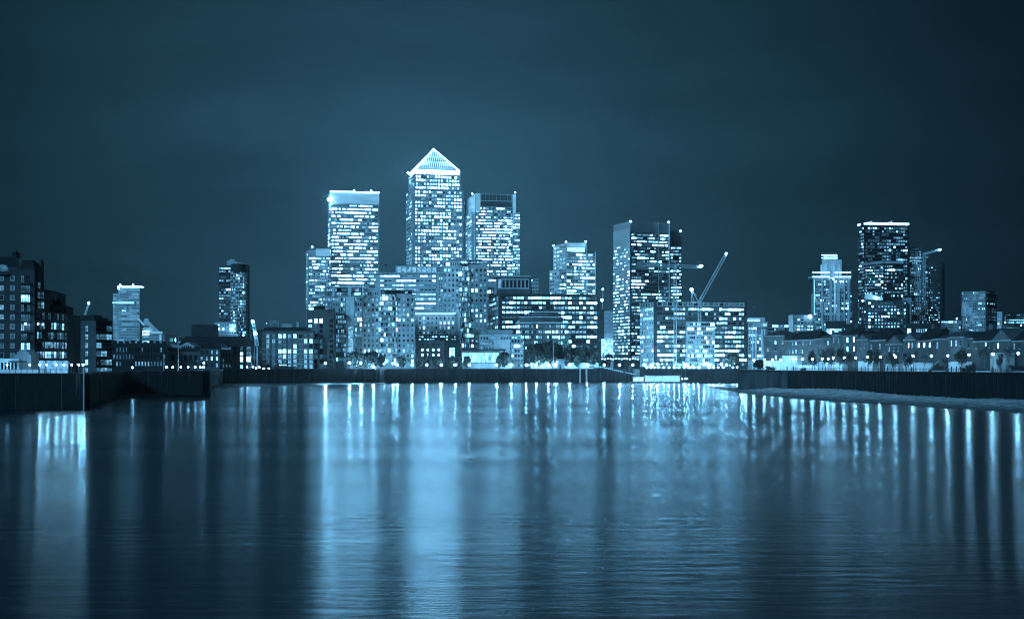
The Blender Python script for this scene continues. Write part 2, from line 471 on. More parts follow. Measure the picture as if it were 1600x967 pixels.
river_wall('river_wall', 'plain dark river wall behind the floating pier, under a string of low lamps', LWp[12:14], CONC)
river_wall('river_wall', 'grey concrete wharf corner at the left end of the right bank', [V2((X(1157, 1010) + 2, 1010))] + RWp[:2], surf('pale_wet_concrete', 0.06, 0.85, 0.8, 0.4, streak=True), ribs=5.0)
river_wall('river_wall', 'tall black piled river wall below the row of houses on the right', RWp[1:], PILING, ribs=1.5)

# fender piles standing in front of the near-left walls
def pile(px, D, yt, label, r=0.35):
    org = Vector((X(px, D), D, -1.5)); m = MB(org)
    m.tube(org, (org.x, org.y, Z(yt, D)), r, r * 0.9, 8); m.tube((org.x, org.y, Z(yt, D)), (org.x, org.y, Z(yt, D) + 0.35), r * 1.1, r * 0.5, 8)
    tag(m.build('mooring_pile', DMETAL if r > .3 else LMETAL), label, 'mooring pile')
pile(131, 388, 577, 'tall slim pale post at the corner of the near left wharf', 0.25)
pile(157, 450, 585, 'dark pile standing right of the near left wharf corner')
pile(343, 800, 586, 'thin pale pole standing alone on the mud right of the timber wharf', 0.28)

# foreshores
BEACH = surf('gravel_foreshore', 0.30, 0.9, 0.92, 0.45, bump=1.0)
def wet(m, z0=0.25, z1=0.95, k=0.25):            # below the tide line the stones are wet and dark
    t = m.node_tree; b = t.nodes['Principled BSDF']; src = b.inputs['Base Color'].links[0].from_socket
    geo = nd(t, 'ShaderNodeNewGeometry'); sp = nd(t, 'ShaderNodeSeparateXYZ'); t.links.new(geo.outputs['Position'], sp.inputs[0])
    mp = nd(t, 'ShaderNodeMapping'); mp.inputs['Scale'].default_value = (.05, .05, .05); t.links.new(geo.outputs['Position'], mp.inputs[0])
    n = nd(t, 'ShaderNodeTexNoise'); n.inputs['Detail'].default_value = 6; t.links.new(mp.outputs[0], n.inputs['Vector'])
    a = nd(t, 'ShaderNodeMath', operation='MULTIPLY_ADD'); a.inputs[1].default_value = -2.2; t.links.new(n.outputs[0], a.inputs[0]); t.links.new(sp.outputs['Z'], a.inputs[2])
    r = nd(t, 'ShaderNodeMapRange'); r.inputs['From Min'].default_value = z0 - 1.0; r.inputs['From Max'].default_value = z1 - 1.0; r.inputs['To Min'].default_value = k
    t.links.new(a.outputs[0], r.inputs['Value'])
    mx = nd(t, 'ShaderNodeVectorMath', operation='SCALE'); t.links.new(src, mx.inputs[0]); t.links.new(r.outputs[0], mx.inputs['Scale']); t.links.new(mx.outputs[0], b.inputs['Base Color'])
wet(BEACH)
def sheet(name, label, edge, back, zb, mat, n=40, k=14, humps=()):
    """gravel between the waterline (edge) and the wall foot (back), rising to zb; both are lists of (px, D) of equal length"""
    rg = random.Random(3)
    def lerp(lst, t):
        f = t * (len(lst) - 1); i = min(int(f), len(lst) - 2); w = f - i
        a, b = lst[i], lst[i + 1]
        ax, bx = V2((X(*a), a[1])), V2((X(*b), b[1]))
        return ax + (bx - ax) * w
    N = n * (len(edge) - 1); vs = []; fs = []
    for i in range(N + 1):
        t = i / N; e = lerp(edge, t); bk = lerp(back, t)
        zt = zb[0] + (zb[1] - zb[0]) * t
        for tc_, w_, a_ in humps: zt += a_ * math.exp(-((t - tc_) / w_) ** 2)
        for j in range(k + 1):
            w = j / k
            p = e + (bk - e) * w + V2((0, 0))
            wob = (math.sin(i * 0.33) * 0.9 + math.sin(i * 0.9 + 1.0) * 0.5 + rg.uniform(-.3, .3)) * (1 - w)
            z = -0.35 + (zt + 0.35) * (w ** 0.8) + (rg.uniform(-.2, .2) + 0.12 * math.sin(i * .21 + j * .9)) * (1 if 0 < j < k else 0)
            vs.append((p.x, p.y + wob, z))
    for i in range(N):
        for j in range(k):
            a = i * (k + 1) + j
            fs.append((a, a + k + 1, a + k + 2, a + 1))
    c = Vector(vs[0]); me = bpy.data.meshes.new(name)
    me.from_pydata([tuple(Vector(v) - c) for v in vs], [], fs); me.materials.append(mat)
    for pl in me.polygons: pl.use_smooth = True
    me.update(); o = bpy.data.objects.new(name, me); o.location = c; C.objects.link(o)
    tag(o, label, None, None, 'structure')
sheet('shingle_beach', 'pale shingle beach below the right river wall',
      [(1100, 790), (1160, 610), (1230, 520), (1300, 468), (1400, 424), (1500, 384), (1600, 352), (1800, 305)],
      [(1150, 700), (1190, 672), (1235, 651), (1300, 604), (1400, 542), (1500, 484), (1600, 427), (1800, 360)], (0.6, 2.1), BEACH, 26, 18, ((.42, .13, 1.5), (.2, .06, .9)))
sheet('mud_spit', 'dark low mud spit running out from the concrete wharf corner',
      [(1097, 800), (1120, 735), (1145, 690), (1175, 640)], [(1100, 812), (1130, 775), (1156, 725), (1200, 665)], (0.3, 1.6), surf('mud', 0.035, 0.5, 0.6, 0.3), 20, 8)
sheet('mud_foreshore', 'dark mud foreshore below the receding left wall',
      [(322, 690), (345, 735), (380, 790), (440, 850), (600, 960)], [(325, 810), (345, 895), (400, 915), (470, 940), (602, 990)], (1.4, 0.6), surf('wet_mud', 0.03, 0.5, 0.6, 0.3), 20, 8)
sheet('mud_patch', 'black mud at the foot of the wall behind the near wharf corner',
      [(134, 440), (150, 470), (170, 500), (190, 530), (250, 560)], [(140, 470), (160, 510), (186, 555), (200, 582), (319, 583)], (1.0, 0.4), surf('black_mud', 0.02, 0.5, 0.6, 0.3), 20, 8)

def quayD(px, off=3.0):                          # distance of the far quay edge at a column
    k = (px - 800) / FPX
    for pa, pc in zip(LWp[6:-1], LWp[7:]):
        den = (pc.x - pa.x) - k * (pc.y - pa.y)
        if abs(den) < 1e-6: continue
        t = (k * pa.y - pa.x) / den
        if -1e-6 <= t <= 1 + 1e-6: return pa.y + (pc.y - pa.y) * t + off
    return 1056 + off
# railings along the walls
def railing(label, pts, mat=DMETAL, step=2.0, h=1.15, zb=QZ + 0.6, inset=-0.2):
    org = Vector((pts[0].x, pts[0].y, zb)); m = MB(org)
    for p, q in zip(pts[:-1], pts[1:]):
        L = (q - p).length; k = max(1, int(L / step))
        for i in range(k + 1):
            x = i * L / k; m.wallbox(p, q, max(0, x - .06), min(L, x + .06), inset - .12, inset, zb, zb + h)
        for zz in (0.35, 0.7, 1.0): m.wallbox(p, q, 0, L, inset - .09, inset - .03, zb + zz * h - .05, zb + zz * h)
    return tag(m.build('railing', mat), label, 'railing')
railing('dark railing along the top of the near left wharf', [V2((-140, 392)), LWp[1]], step=1.6)
railing('dark railing along the far esplanade below the stone-framed offices', LWp[8:12], step=3)
railing('dark railing along the right promenade in front of the houses', RWp[1:], step=1.3)

# ---------------------------------------------------------------- LEFT BANK
# big balconied apartment block, left edge
b = B('apartment_block', 'big dark brick apartment block with stacked balconies and a domed turret at the left edge', 'apartment block', 50, 440)
D = 440
r = b.rect(-90, 31, D, 0, depth=30); b.mass(r, QZ, Z(417, D), DBRICK)
for k in range(9):
    zz = Z(435 + 15 * k, D)
    for px, w, lv in ((3, 1.0, [1, 2, 0, 2, 2, 1, 1, 1, 0][k]), (19.5, 1.0, 1)):
        b.win(r[0], r[1], (px + 90) / 121, zz, w, 1.3, lv)
    for px in (3, 19.5):
        m = b.mb()
        t = (px + 90) / 121 * (r[1] - r[0]).length
        m.wallbox(r[0], r[1], t - .75, t + .75, .02, .14, zz - .9, zz - .68); m.wallbox(r[0], r[1], t - .75, t + .75, .02, .14, zz + .68, zz + .8)
        m.wallbox(r[0], r[1], t - .75, t - .52, .02, .13, zz - .66, zz + .66); m.wallbox(r[0], r[1], t + .52, t + .75, .02, .13, zz - .66, zz + .66)
        m.build('window_surround', MID, b.root)
# arched attic window and mansard
mm = b.mb(); m2 = b.mb()
cx, cz0 = X(4, D), Z(424, D)
ringp = [(cx + math.cos(a) * 1.9, D - .05, cz0 + math.sin(a) * 2.2) for a in [math.pi * i / 12 for i in range(13)]]
mm.poly(ringp[::-1]); mm.build('arched_window', WIN[1], b.root)
for dx in (-1.2, -.4, .4, 1.2): m2.box(cx + dx - .07, cx + dx + .07, D - .12, D - .06, cz0, cz0 + 2.0)
m2.build('arched_window_bars', MID, b.root)
b.balcony(r[0], r[1], (93 - 12) / 121, (93 + 12) / 121, Z(428, D), 1.1)
m = b.mb()
rf = [(p.x, p.y) for p in r]; rf2 = [(rf[0][0] + 3, D + 6), (rf[1][0] - 3, D + 6), (rf[2][0] - 3, D + 24), (rf[3][0] + 3, D + 24)]
m.prism(rf, Z(417, D) + .01, Z(399, D), 0, rf2); m.box(X(5, D), X(11, D), D + 8, D + 12, Z(400, D), Z(391, D)); m.tube((X(8, D), D + 10, Z(391, D)), (X(8, D), D + 10, Z(386, D)), .5, .1)
m.build('roof', SLATE, b.root)
r = b.rect(30.5, 54, D - 1.2, 0, depth=20); b.mass(r, QZ, Z(422, D), DBRICK)
m = b.mb(); m.prism([(p.x, p.y) for p in r], Z(422, D) + .01, Z(406, D), 0, [(r[0].x, D + 1), (r[1].x - 1.2, D + 1), (r[2].x - 1.2, D + 18), (r[3].x, D + 18)]); m.build('roof', SLATE, b.root)
for k in range(9):
    zf = Z(443 + 15 * k, D)
    b.balcony(r[0], r[1], 0.02, 0.80, zf, 1.3)
    for j in range(3): b.win(r[0], r[1], 0.2 + 0.2 * j, zf + 1.3, 0.85, 2.1, [[1, 0, 0], [1, 1, 1], [3, 3, 3], [1, 0, 1], [1, 1, 1], [2, 1, 1], [1, 1, 0], [3, 2, 3], [0, 1, 0]][k][j])
b.lamp(40, 506, D - 3, .35, LAMPS, 'balcony_lamp'); b.lamp(59.5, 506, D - 2, .3, LAMPS, 'balcony_lamp'); b.lamp(67, 507, D - 2, .3, LAMPS, 'balcony_lamp')
# turret
tx = X(62.5, D + 4); tr = X(68.5, D + 4) - tx
rg8 = lambda cx, cy, rr, k=12: [(cx + rr * math.cos(2 * math.pi * i / k), cy + rr * math.sin(2 * math.pi * i / k)) for i in range(k)]
m = b.mb(); m.prism(rg8(tx, D + 4, tr), QZ, Z(412, D)); m.build('turret_wall', BRICK, b.root)
m = b.mb(); m.ball((tx, D + 4, Z(412, D)), tr * 1.02, sz=1.5, k=14, rings=10); m.build('turret_dome', TILE, b.root)
# curved balconied wing
cur = [V2((X(57, D + 1), D + 1)), V2((X(70, D + 3), D + 3)), V2((X(84, D + 8), D + 8)), V2((X(104.8, D + 17), D + 17))]
back = [V2((X(104.8, D + 45), D + 45)), V2((X(57, D), D + 45))]
b.mass(cur + back, QZ, Z(486, D), BRICK)
m = b.mb(); m.prism([(cur[0].x, cur[0].y + .1), (X(77, D + 5), D + 5.5), (X(77, D + 30), D + 30), (cur[0].x, D + 30)], Z(486, D), Z(452, D)); m.build('upper_wall', BRICK, b.root)
m = b.mb(); m.prism([(X(75, D + 8), D + 8), (X(104.5, D + 19), D + 19), (X(104.5, D + 34), D + 34), (X(75, D + 8), D + 34)], Z(486, D) + .01, Z(474, D))
m.build('attic', SLATE, b.root)
m = b.mb(); m.ball((X(88, D + 20), D + 20, Z(475, D + 20)), 2.0, k=14, rings=8); m.build('dome', SLATE, b.root)
for k in range(8):
    zf = Z(498 + 15.2 * k if k < 5 else 574, D) if k < 5 else None
for k in range(5):
    zf = Z(500 + 15.2 * k, D)
    for i, (p, q) in enumerate(zip(cur[:-1], cur[1:])):
        b.balcony(p, q, 0.0, 1.0, zf, 1.4)
        n = (3, 3, 5)[i]
        for j in range(n):
            b.win(p, q, (j + .5) / n, zf + 1.35, (q - p).length / n * .62, 2.0, R.choices((0, 1, 2, 3), ((4, 3, 2, 1), (3, 3, 3, 1), (2, 4, 3, 1), (1, 2, 5, 2), (1, 2, 5, 3))[k])[0])
for k in range(3):
    zf = Z(452 + 15.5 * k, D); b.balcony(cur[0], cur[1], 0, 1.15 if k else 1.0, zf, 1.3); b.win(cur[0], cur[1], .3, zf + 1.3, .8, 2, 1); b.win(cur[0], cur[1], .75, zf + 1.3, .8, 2, (0, 1, 2)[k])
for i, (p, q) in enumerate(zip(cur[:-1], cur[1:])):    # glazed ground floor hall
    m = b.mb(); m.wallbox(p, q, 0.1, (q - p).length - .1, .3, .5, QZ + .3, Z(563.5, D)); m.build('lit_ground_floor', glow('lobby_glass', (0.16, 0.52, 0.90), 0.9, .5), b.root)
b.done(bars=1)

b = B('riverside_pavilion', 'low white riverside pavilion with a stepped gable beneath the big balconied block', 'pavilion', 25, 415)
D = 415
r = b.rect(-60, 30, D, 0, depth=14); b.mass(r, QZ, Z(560, D), WHITE)
m = b.mb(); m.prism([(X(-60, D), D - 2.5), (X(64, D), D - 2.5), (X(64, D), D - 1), (X(-60, D), D - 1)], QZ, Z(577, D)); m.build('terrace_wall', WHITE, b.root)
m = b.mb()
for (x0, x1, yt) in ((22, 47, 553.5), (25, 44, 549.5), (29, 40, 546)): m.box(X(x0, D), X(x1, D), D + .5 + (x1 - x0) * .01, D + 8, QZ, Z(yt, D))
m.build('stepped_gable', MID, b.root)
m = b.mb(); m.box(X(17, D), X(42, D), D - 2.2, D + .3, Z(566, D), Z(564, D)); m.build('canopy', DMETAL, b.root)
b.fac(r[0], r[1], QZ + .8, Z(564, D), 1, 16, .6, .7, .8, (2, 4, 2, 0), rel=0)
for px in (11, 46.5): b.lamp(px, 570, D - 1.5, .3, LAMPS, 'wall_lamp')
b.done()

b = B('brick_apartments', 'plain four-window brick apartment house with low black roof right of the balconied block', 'apartment block', 140, 520)
b.ws = 1.1
D = 520
r = b.rect(106, 150, D, -38, side=175)
b.mass(r, QZ, Z(503, D), BRICK, par=.5)
for k in range(6):
    zz = Z(513 + 13.2 * k, D)
    for t, lv in ((.13, [1, 1, 1, 2, 1, 2][k]), (.68, [2, 2, 2, 2, 3, 2][k])): b.win(r[0], r[1], t, zz, 1.35, 1.7, lv)
    b.balcony(r[1], r[2], .05, .95, zz - 1.3, 1.5)
    for t in (.2, .5, .8): b.win(r[1], r[2], t, zz, 2.2, 1.8, R.choice((0, 0, 1, 2)))
m = b.mb()
c4 = sum(r, Vector((0, 0))) / 4
for s_, z0_, z1_ in ((.92, 503, 496), (.6, 496, 491.5)): m.prism([tuple(c4 + (p - c4) * s_) for p in r], Z(z0_, D) + .02, Z(z1_, D), 0, [tuple(c4 + (p - c4) * s_ * .85) for p in r])
m.build('roof', SLATE, b.root); b.done(bars=1)

b = B('riverside_terrace', 'long dark unlit terrace with chimney stacks between brick apartments and pedimented house', 'terrace', 215, 620)
D = 620
r = b.rect(173, 262, D, 0, depth=20); b.mass(r, QZ, Z(536, D), VDARK)
b.fac(r[0], r[1], QZ + 2, Z(541, D), 3, 17, .42, .6, .28, (4, 3, 1, 0), rel=.25, mat=VDARK)
m = b.mb()
for i in range(9): x = 175 + i * 9.6; m.box(X(x, D), X(x + 3.5, D), D + 1, D + 4, Z(536, D), Z(531.5 + (i % 3), D))
m.build('chimney', VDARK, b.root); b.done()

b = B('warehouse', 'dark warehouse with wide black hipped roof behind the pedimented house', 'warehouse', 330, 945)
b.ws = 1.35
D = 945
r = b.rect(278, 346, D, 0, depth=40); b.mass(r, QZ, Z(541, D), DBRICK)
m = b.mb(); m.prism([(X(276, D), D - 1), (X(392, D), D - 1), (X(392, D), D + 42), (X(276, D), D + 42)], Z(541, D) + .01, Z(525, D), 0, [(X(284, D), D + 12), (X(372, D), D + 12), (X(372, D), D + 30), (X(284, D), D + 30)])
m.build('roof', SLATE, b.root)
b.box(299, 336, 507, 526, D + 32, 12, DBRICK, 'plant_room'); b.done()

b = B('riverside_block', 'brown riverside block with black roof edge, right of the pedimented house', 'riverside block', 327, 925)
b.ws = 1.4
D = 925
r = b.rect(310, 344, D, 0, depth=24); b.mass(r, QZ, Z(543, D), BRICK)
b.box(308, 346, 536.5, 543, D - 1, 26, SLATE, 'roof')
b.fac(r[0], r[1], QZ + 1, Z(545, D), 3, 4, .35, .55, .4, (1, 3, 2, 0), rel=0); b.done(bars=1)

b = B('brick_house', 'brick house with sloping black roof and three lit windows, left of the slanted crane', 'house', 376, 960)
b.ws = 1.35
D = 960
r = b.rect(361, 384, D, -30, side=393); b.mass(r, QZ, Z(540, D), BRICK)
m = b.mb(); m.prism([tuple(p) for p in r], Z(540, D) + .01, Z(527, D), 0, [tuple(p + (c4_ - p) * .75) for c4_ in [sum(r, Vector((0, 0))) / 4] for p in r]); m.build('roof', SLATE, b.root)
for i, yy in enumerate((544, 552.5, 561, 573)):
    b.win(r[0], r[1], .25, Z(yy, D), 1.6, 2.2, 0); b.win(r[0], r[1], .72, Z(yy, D), 1.6, (2.2, 1.2, 2.4, 1.6)[i], (1, 4, 4, 3)[i]); b.win(r[1], r[2], .5, Z(yy, D), 3.0, 2.4, (1, 1, 4, 0)[i])
b.balcony(r[1], r[2], .1, .9, Z(556, D), 1.2); b.balcony(r[1], r[2], .1, .9, Z(548, D), 1.2); b.done(bars=1)
b = B('brick_link', 'narrow dark brick building tucked between the brick house and the lit-window warehouse', 'building', 350, 985)
b.mass(b.rect(346, 362, 985, 0, depth=15), QZ, Z(546, 985), BRICK)
b.fac(*b.rect(346, 362, 985)[:2], QZ + 1, Z(550, 985), 3, 3, .4, .6, .3, (3, 2, 1, 0), rel=0); b.done()

b = B('pedimented_house', 'pale rendered riverside house with a triangular pediment and long balcony', 'house', 288, 630)
D = 630
r = b.rect(262, 310, D, 0, depth=16); b.mass(r, QZ, Z(546, D), BRICK)
m = b.mb()
m.poly([(X(280, D), D - .3, Z(545, D)), (X(304, D), D - .3, Z(545, D)), (X(304, D), D - .3, Z(541, D)), (X(292, D), D - .3, Z(534.5, D)), (X(280, D), D - .3, Z(541, D))])
m.poly([(X(280, D), D + 14, Z(541, D)), (X(292, D), D + 14, Z(534.5, D)), (X(304, D), D + 14, Z(541, D)), (X(304, D), D + 14, Z(545, D)), (X(280, D), D + 14, Z(545, D))])
m.poly([(X(280, D), D - .3, Z(541, D)), (X(292, D), D - .3, Z(534.5, D)), (X(292, D), D + 14, Z(534.5, D)), (X(280, D), D + 14, Z(541, D))])
m.poly([(X(292, D), D - .3, Z(534.5, D)), (X(304, D), D - .3, Z(541, D)), (X(304, D), D + 14, Z(541, D)), (X(292, D), D + 14, Z(534.5, D))])
m.build('pediment', MID, b.root)
for i in range(5): b.win(r[0], r[1], (285.5 + i * 3.2 - 262) / 48, Z(542.5, D), .5, 1.2, 0); b.w[-1] = b.w[-1][:3] + (b.w[-1][3] - .45,) + b.w[-1][4:]
b.box(258, 280, 539, 543, D + 2, 10, MID, 'roof'); b.box(262, 310, 543.6, 547, D - 1, 1, VDARK, 'eaves_band')
b.balcony(r[0], r[1], .25, .98, Z(565, D), 1.5)
for x in (270, 290, 298, 306): b.win(r[0], r[1], (x - 262) / 48, Z(559, D), 1.4, 2.4, 0)
b.done()

# warehouse conversion with the grid of lit windows
b = B('warehouse_flats', 'brick warehouse flats with rows of mostly lit windows and a roof frame', 'warehouse', 440, 1000)
b.ws = 1.25
D = 1000
r = b.rect(410, 490, D, 0, depth=25); b.mass(r, QZ, Z(517, D), BRICK)
cols = [418.5, 427.5, 437.5, 444.5, 452.5, 461, 469.5, 477.5, 486]
pat = ['344443000', '334111133'.replace('1', '1'), '110114110', '014343133', '001443134', '111122222', '120333233']
pat = ['213323011', '222111133', '211113110', '113433133', '112322122', '112122122', '012222122']
for ri, row in enumerate(pat):
    for ci, ch in enumerate(row):
        b.win(r[0], r[1], (cols[ci] - 410) / 80, Z(525 + ri * 7.95, D), 1.75, 2.1, int(ch))
m = b.mb()
for ri in range(8): m.wallbox(r[0], r[1], 0, (r[1] - r[0]).length, .06, .2, Z(529.3 + (ri - 1) * 7.95, D), Z(528.7 + (ri - 1) * 7.95, D))
m.build('string_course', MID, b.root)
m = b.mb(); m.prism([(X(411, D), D + 1), (X(489, D), D + 1), (X(489, D), D + 24), (X(411, D), D + 24)], Z(517, D), Z(511, D), 0, [(X(412, D), D + 3), (X(470, D), D + 6), (X(470, D), D + 20), (X(412, D), D + 20)]); m.build('roof', SLATE, b.root)
m = b.mb(); x0, x1, z0, z1 = X(419, D), X(432, D), Z(508, D), Z(500.5, D)
for a, c_ in (((x0, z0), (x1, z0)), ((x0, z1), (x1, z1)), ((x0, (z0 + z1) / 2), (x1, (z0 + z1) / 2)), ((x0, z0 - 3), (x0, z1)), ((x1, z0 - 3), (x1, z1)), ((x0, z0), ((x0 + x1) / 2, z1)), ((x1, z0), ((x0 + x1) / 2, z1))):
    m.tube((a[0], D + 8, a[1]), (c_[0], D + 8, c_[1]), .14)
m.build('roof_frame', LMETAL, b.root)
b.box(440, 455, 506, 513, D + 14, 6, LMETAL, 'plant_room'); b.box(463, 466, 503, 511, D + 15, 2, LMETAL, 'roof_stack'); b.lamp(416.5, 505, D + 6, .3, LAMPS, 'roof_lamp')
b.done(bars=1)
b = B('warehouse_annex', 'lower brick annex with faint windows on the left of the warehouse flats', 'annex', 402, 1000)
D = 1003
r = b.rect(393.5, 409.6, D, 0, depth=20); b.mass(r, QZ, Z(518, D), DBRICK); b.box(392, 409, 515, 518, D - .5, 20, SLATE, 'roof')
b.fac(r[0], r[1], QZ + 1, Z(521, D), 7, 3, .35, .55, .3, (4, 2, 0, 0), rel=0); b.done()

b = B('brick_tower_block', 'dark brown brick tower block with two lit windows near its top', 'tower block', 500, 1020)
b.ws = 1.22
D = 1020
r = b.rect(479, 511, D, -25, side=524); b.mass(r, QZ, Z(484, D), BRICK, par=.4)
b.box(490, 506, 477.5, 484, D + 6, 8, SLATE, 'plant_room')
for k in range(10):
    for t, w in ((.14, .9), (.23, .9), (.46, 2.0), (.72, 2.0)):
        b.win(r[0], r[1], t, Z(501 + 8 * k, D), w, 2.3 if w > 1 else 1.6, (4 if w > 1 else 4) if k == 0 else (3 if k == 1 and w < 1 else (1 if R.random() < .45 else 0)))
    b.win(r[1], r[2], .5, Z(501 + 8 * k, D), 4, 1.8, 0)
b.done(bars=1)
b = B('balcony_flats', 'narrow dark flats of stacked glazed balconies between the brown brick tower and white-framed tower', 'apartment block', 532, 1030)
D = 1030
r = b.rect(524.5, 541, D, 0, depth=20); b.mass(r, QZ, Z(490, D), DBRICK)
b.fac(r[0], r[1], Z(565, D), Z(492, D), 10, 6, .7, .7, .62, (4, 4, 1, 0), rel=.2, mat=DBRICK)
for k in range(10): b.balcony(r[0], r[1], .05, .95, Z(565 - 7.3 * k, D), 1.4)
b.done()

b = B('framed_apartment_tower', 'apartment tower under a heavy white roof frame with a pale central pier', 'apartment tower', 535, 1050)
D = 1050
r = b.rect(503, 566, D, 0, depth=28); b.mass(r, QZ, Z(462, D), MID)
m = b.mb()
m.box(X(507, D), X(568, D), D - 2, D + 26, Z(449.5, D), Z(447, D))
for x0, x1 in ((519.5, 523), (544, 549), (566, 568)): m.box(X(x0, D), X(x1, D), D - 1.8, D - .4, Z(464, D), Z(449.5, D))
m.box(X(541, D), X(554, D), D - 2.5, D - .02, QZ, Z(463.5, D)); m.box(X(541, D), X(559, D), D - 4.5, D - 2.6, Z(509, D), Z(497, D))
m.build('roof_frame', PALE, b.root)
b.mass(b.rect(508, 566, D + 1.5, 0, depth=22), Z(462, D), Z(449.6, D), GLASSW, 'penthouse')
b.fac(*b.rect(508, 566, D + 1.4)[:2], Z(462, D), Z(450, D), 2, 16, .85, .8, .3, (5, 2, 1, 0), rel=.15, mat=DMETAL)
b.fac(V2((X(503, D), D)), V2((X(541, D), D)), Z(566, D), Z(464, D), 13, 9, .62, .66, .3, (3, 4, 3, 1), rel=.3, mat=MID)
b.fac(V2((X(554, D), D)), V2((X(566, D), D)), Z(566, D), Z(464, D), 13, 3, .6, .66, .35, (3, 3, 4, 3), rel=.3, mat=MID)
m = b.mb(); m.box(X(545, D), X(552, D), D - 2.75, D - 2.52, Z(568, D), Z(511, D)); m.build('stair_glass', WIN[2], b.root)
for k in range(13):
    if k > 4: b.balcony(V2((X(503, D), D)), V2((X(519, D), D)), .02, .95, Z(566 - 7.85 * k, D), 1.2, LMETAL)
b.done()

def apt(px, D, label, L, Rr, top, mid, pent, seed, base=568):
    """pale riverside apartment tower: flat left part, rounded glazed balcony bay, darker right part"""
    b = B('riverside_apartments', label, 'apartment tower', px, D, 'pale riverside apartment towers')
    a0, a1, a2, a3 = L, mid[0], mid[1], Rr
    rg = random.Random(seed)
    fl = 7.75 * D / 900; n = int((base - top - 10) / 7.75)
    rl = b.rect(a0, a1, D + 2, 0, depth=25); b.mass(rl, QZ, Z(top + 4, D), PALE, par=.6)
    rr = b.rect(a2, a3, D + 2, 0, depth=25); b.mass(rr, QZ, Z(top + 10, D), MID, par=.5)
    arc = []
    xm, w = X((a1 + a2) / 2, D), (X(a2, D) - X(a1, D)) / 2
    for i in range(7):
        t = math.pi * (1 - i / 6); arc.append(V2((xm + math.cos(t) * w, D + 2 - math.sin(t) * 4.0)))
    b.mass(arc + [V2((xm + w, D + 24)), V2((xm - w, D + 24))], QZ, Z(top + 12, D), MID)
    zt, z0 = Z(top + 12, D), Z(base, D); rh = (zt - z0) / n
    for p, q in zip(arc[:-1], arc[1:]):
        b.fac(p, q, z0, zt, n, 2, .86, .74, .75, (5, 4, 2, 1), rel=.12, mat=LMETAL, seed=rg.random(), vpier=False)
    for k in range(n):
        m = b.mb()
        for p, q in zip(arc[:-1], arc[1:]):
            m.wallbox(p, q, 0, (q - p).length, .2, 1.2, z0 + k * rh - .12, z0 + k * rh + .08); m.wallbox(p, q, 0, (q - p).length, 1.1, 1.2, z0 + k * rh + 1.0, z0 + k * rh + 1.1)
        m.build('balcony', LMETAL, b.root)
    b.fac(rl[0], rl[1], z0, Z(top + 14, D), n, 4 if a1 - a0 > 20 else 3, .46, .6, .5, (6, 3, 2, 0), rel=.2, mat=PALE, seed=rg.random())
    b.fac(rl[0], rl[1], Z(top + 12, D), Z(top + 5, D), 1, 7, .45, .7, .1, rel=.25, mat=PALE)
    b.fac(rr[0], rr[1], z0, Z(top + 14, D), n, 4, .44, .58, .5, (6, 3, 2, 1), rel=.2, mat=MID, seed=rg.random())
    # glass penthouse under a flat overhanging roof
    p0, p1, py = pent
    rp = b.rect(p0, p1, D + 3, 0, depth=18); b.mass(rp, Z(top + 12, D), Z(py + 1.2, D), GLASSW, 'penthouse')
    b.fac(rp[0], rp[1], Z(py + 12, D), Z(py + 2, D), 2, 9, .84, .8, .15, (3, 2, 1, 0), rel=.15, mat=DMETAL)
    m = b.mb(); m.box(X(p0 - 2, D), X(p1 + 2, D), D + .5, D + 22, Z(py + 1.2, D) + .01, Z(py, D)); m.build('roof', LMETAL, b.root)
    # pale two-storey base
    b.fac(*b.rect(a0, a3, D - 3.5)[:2], QZ + .3, Z(base, D) - .5, 1, 9, .55, .7, .8, (2, 3, 3, 2), rel=0) if False else None
    m = b.mb(); m.box(X(a0, D), X(a3, D), D - 3, D + 1.9, Z(base - 9, D) , Z(base - 10, D)); m.build('canopy', PALE, b.root)
    return b.done()
apt(606, 1060, 'pale riverside apartment tower with a rounded glazed balcony bay left of the stone-framed offices', 566, 648.5, 450, (593, 620), (595, 644, 452), 5)
b = apt(725, 1150, 'tallest riverside apartment tower, rising in front of the pyramid-topped skyscraper', 692, 762, 404, (718, 734), (705, 751, 405), 9, base=560)

# ---------------------------------------------------------------- TOWERS (far to near)
def parapet_lamps(b, pts, D):
    for px, py in pts: b.lamp(px, py, D, .75)

b = B('residential_tower', 'pale chequered residential tower with a glowing roof rim, far left of the skyline', 'tower', 198, 1500)
D = 1500
r = b.rect(185, 218.5, D, 0, depth=20); b.mass(r, QZ, Z(450, D), PALE)
r2 = b.rect(176.5, 185, D + 4, 0, depth=16); b.mass(r2, QZ, Z(458.5, D), PALE, 'wing_wall')
b.fac(r[0], r[1], Z(534, D), Z(454, D), 19, 8, .6, .55, .22, (4, 3, 1, 0), rel=.4, mat=PALE, rowvar=.1)
b.fac(r2[0], r2[1], Z(534, D), Z(460, D), 18, 3, .6, .55, .2, (4, 3, 1, 0), rel=.4, mat=PALE, rowvar=.1)
m = b.mb(); m.box(X(176, D), X(209, D), D - 1, D - .5, Z(474, D), Z(472, D)); m.build('lit_band', PANELW, b.root)
m = b.mb(); m.box(X(184, D), X(218, D), D - 1, D + 18, Z(448, D), Z(446.5, D)); m.box(X(184, D), X(186.5, D), D - 1, D + 2, Z(452, D), Z(446.8, D)); m.build('roof_light', HOT, b.root)
parapet_lamps(b, [(188, 445), (208, 445)], D); b.done()

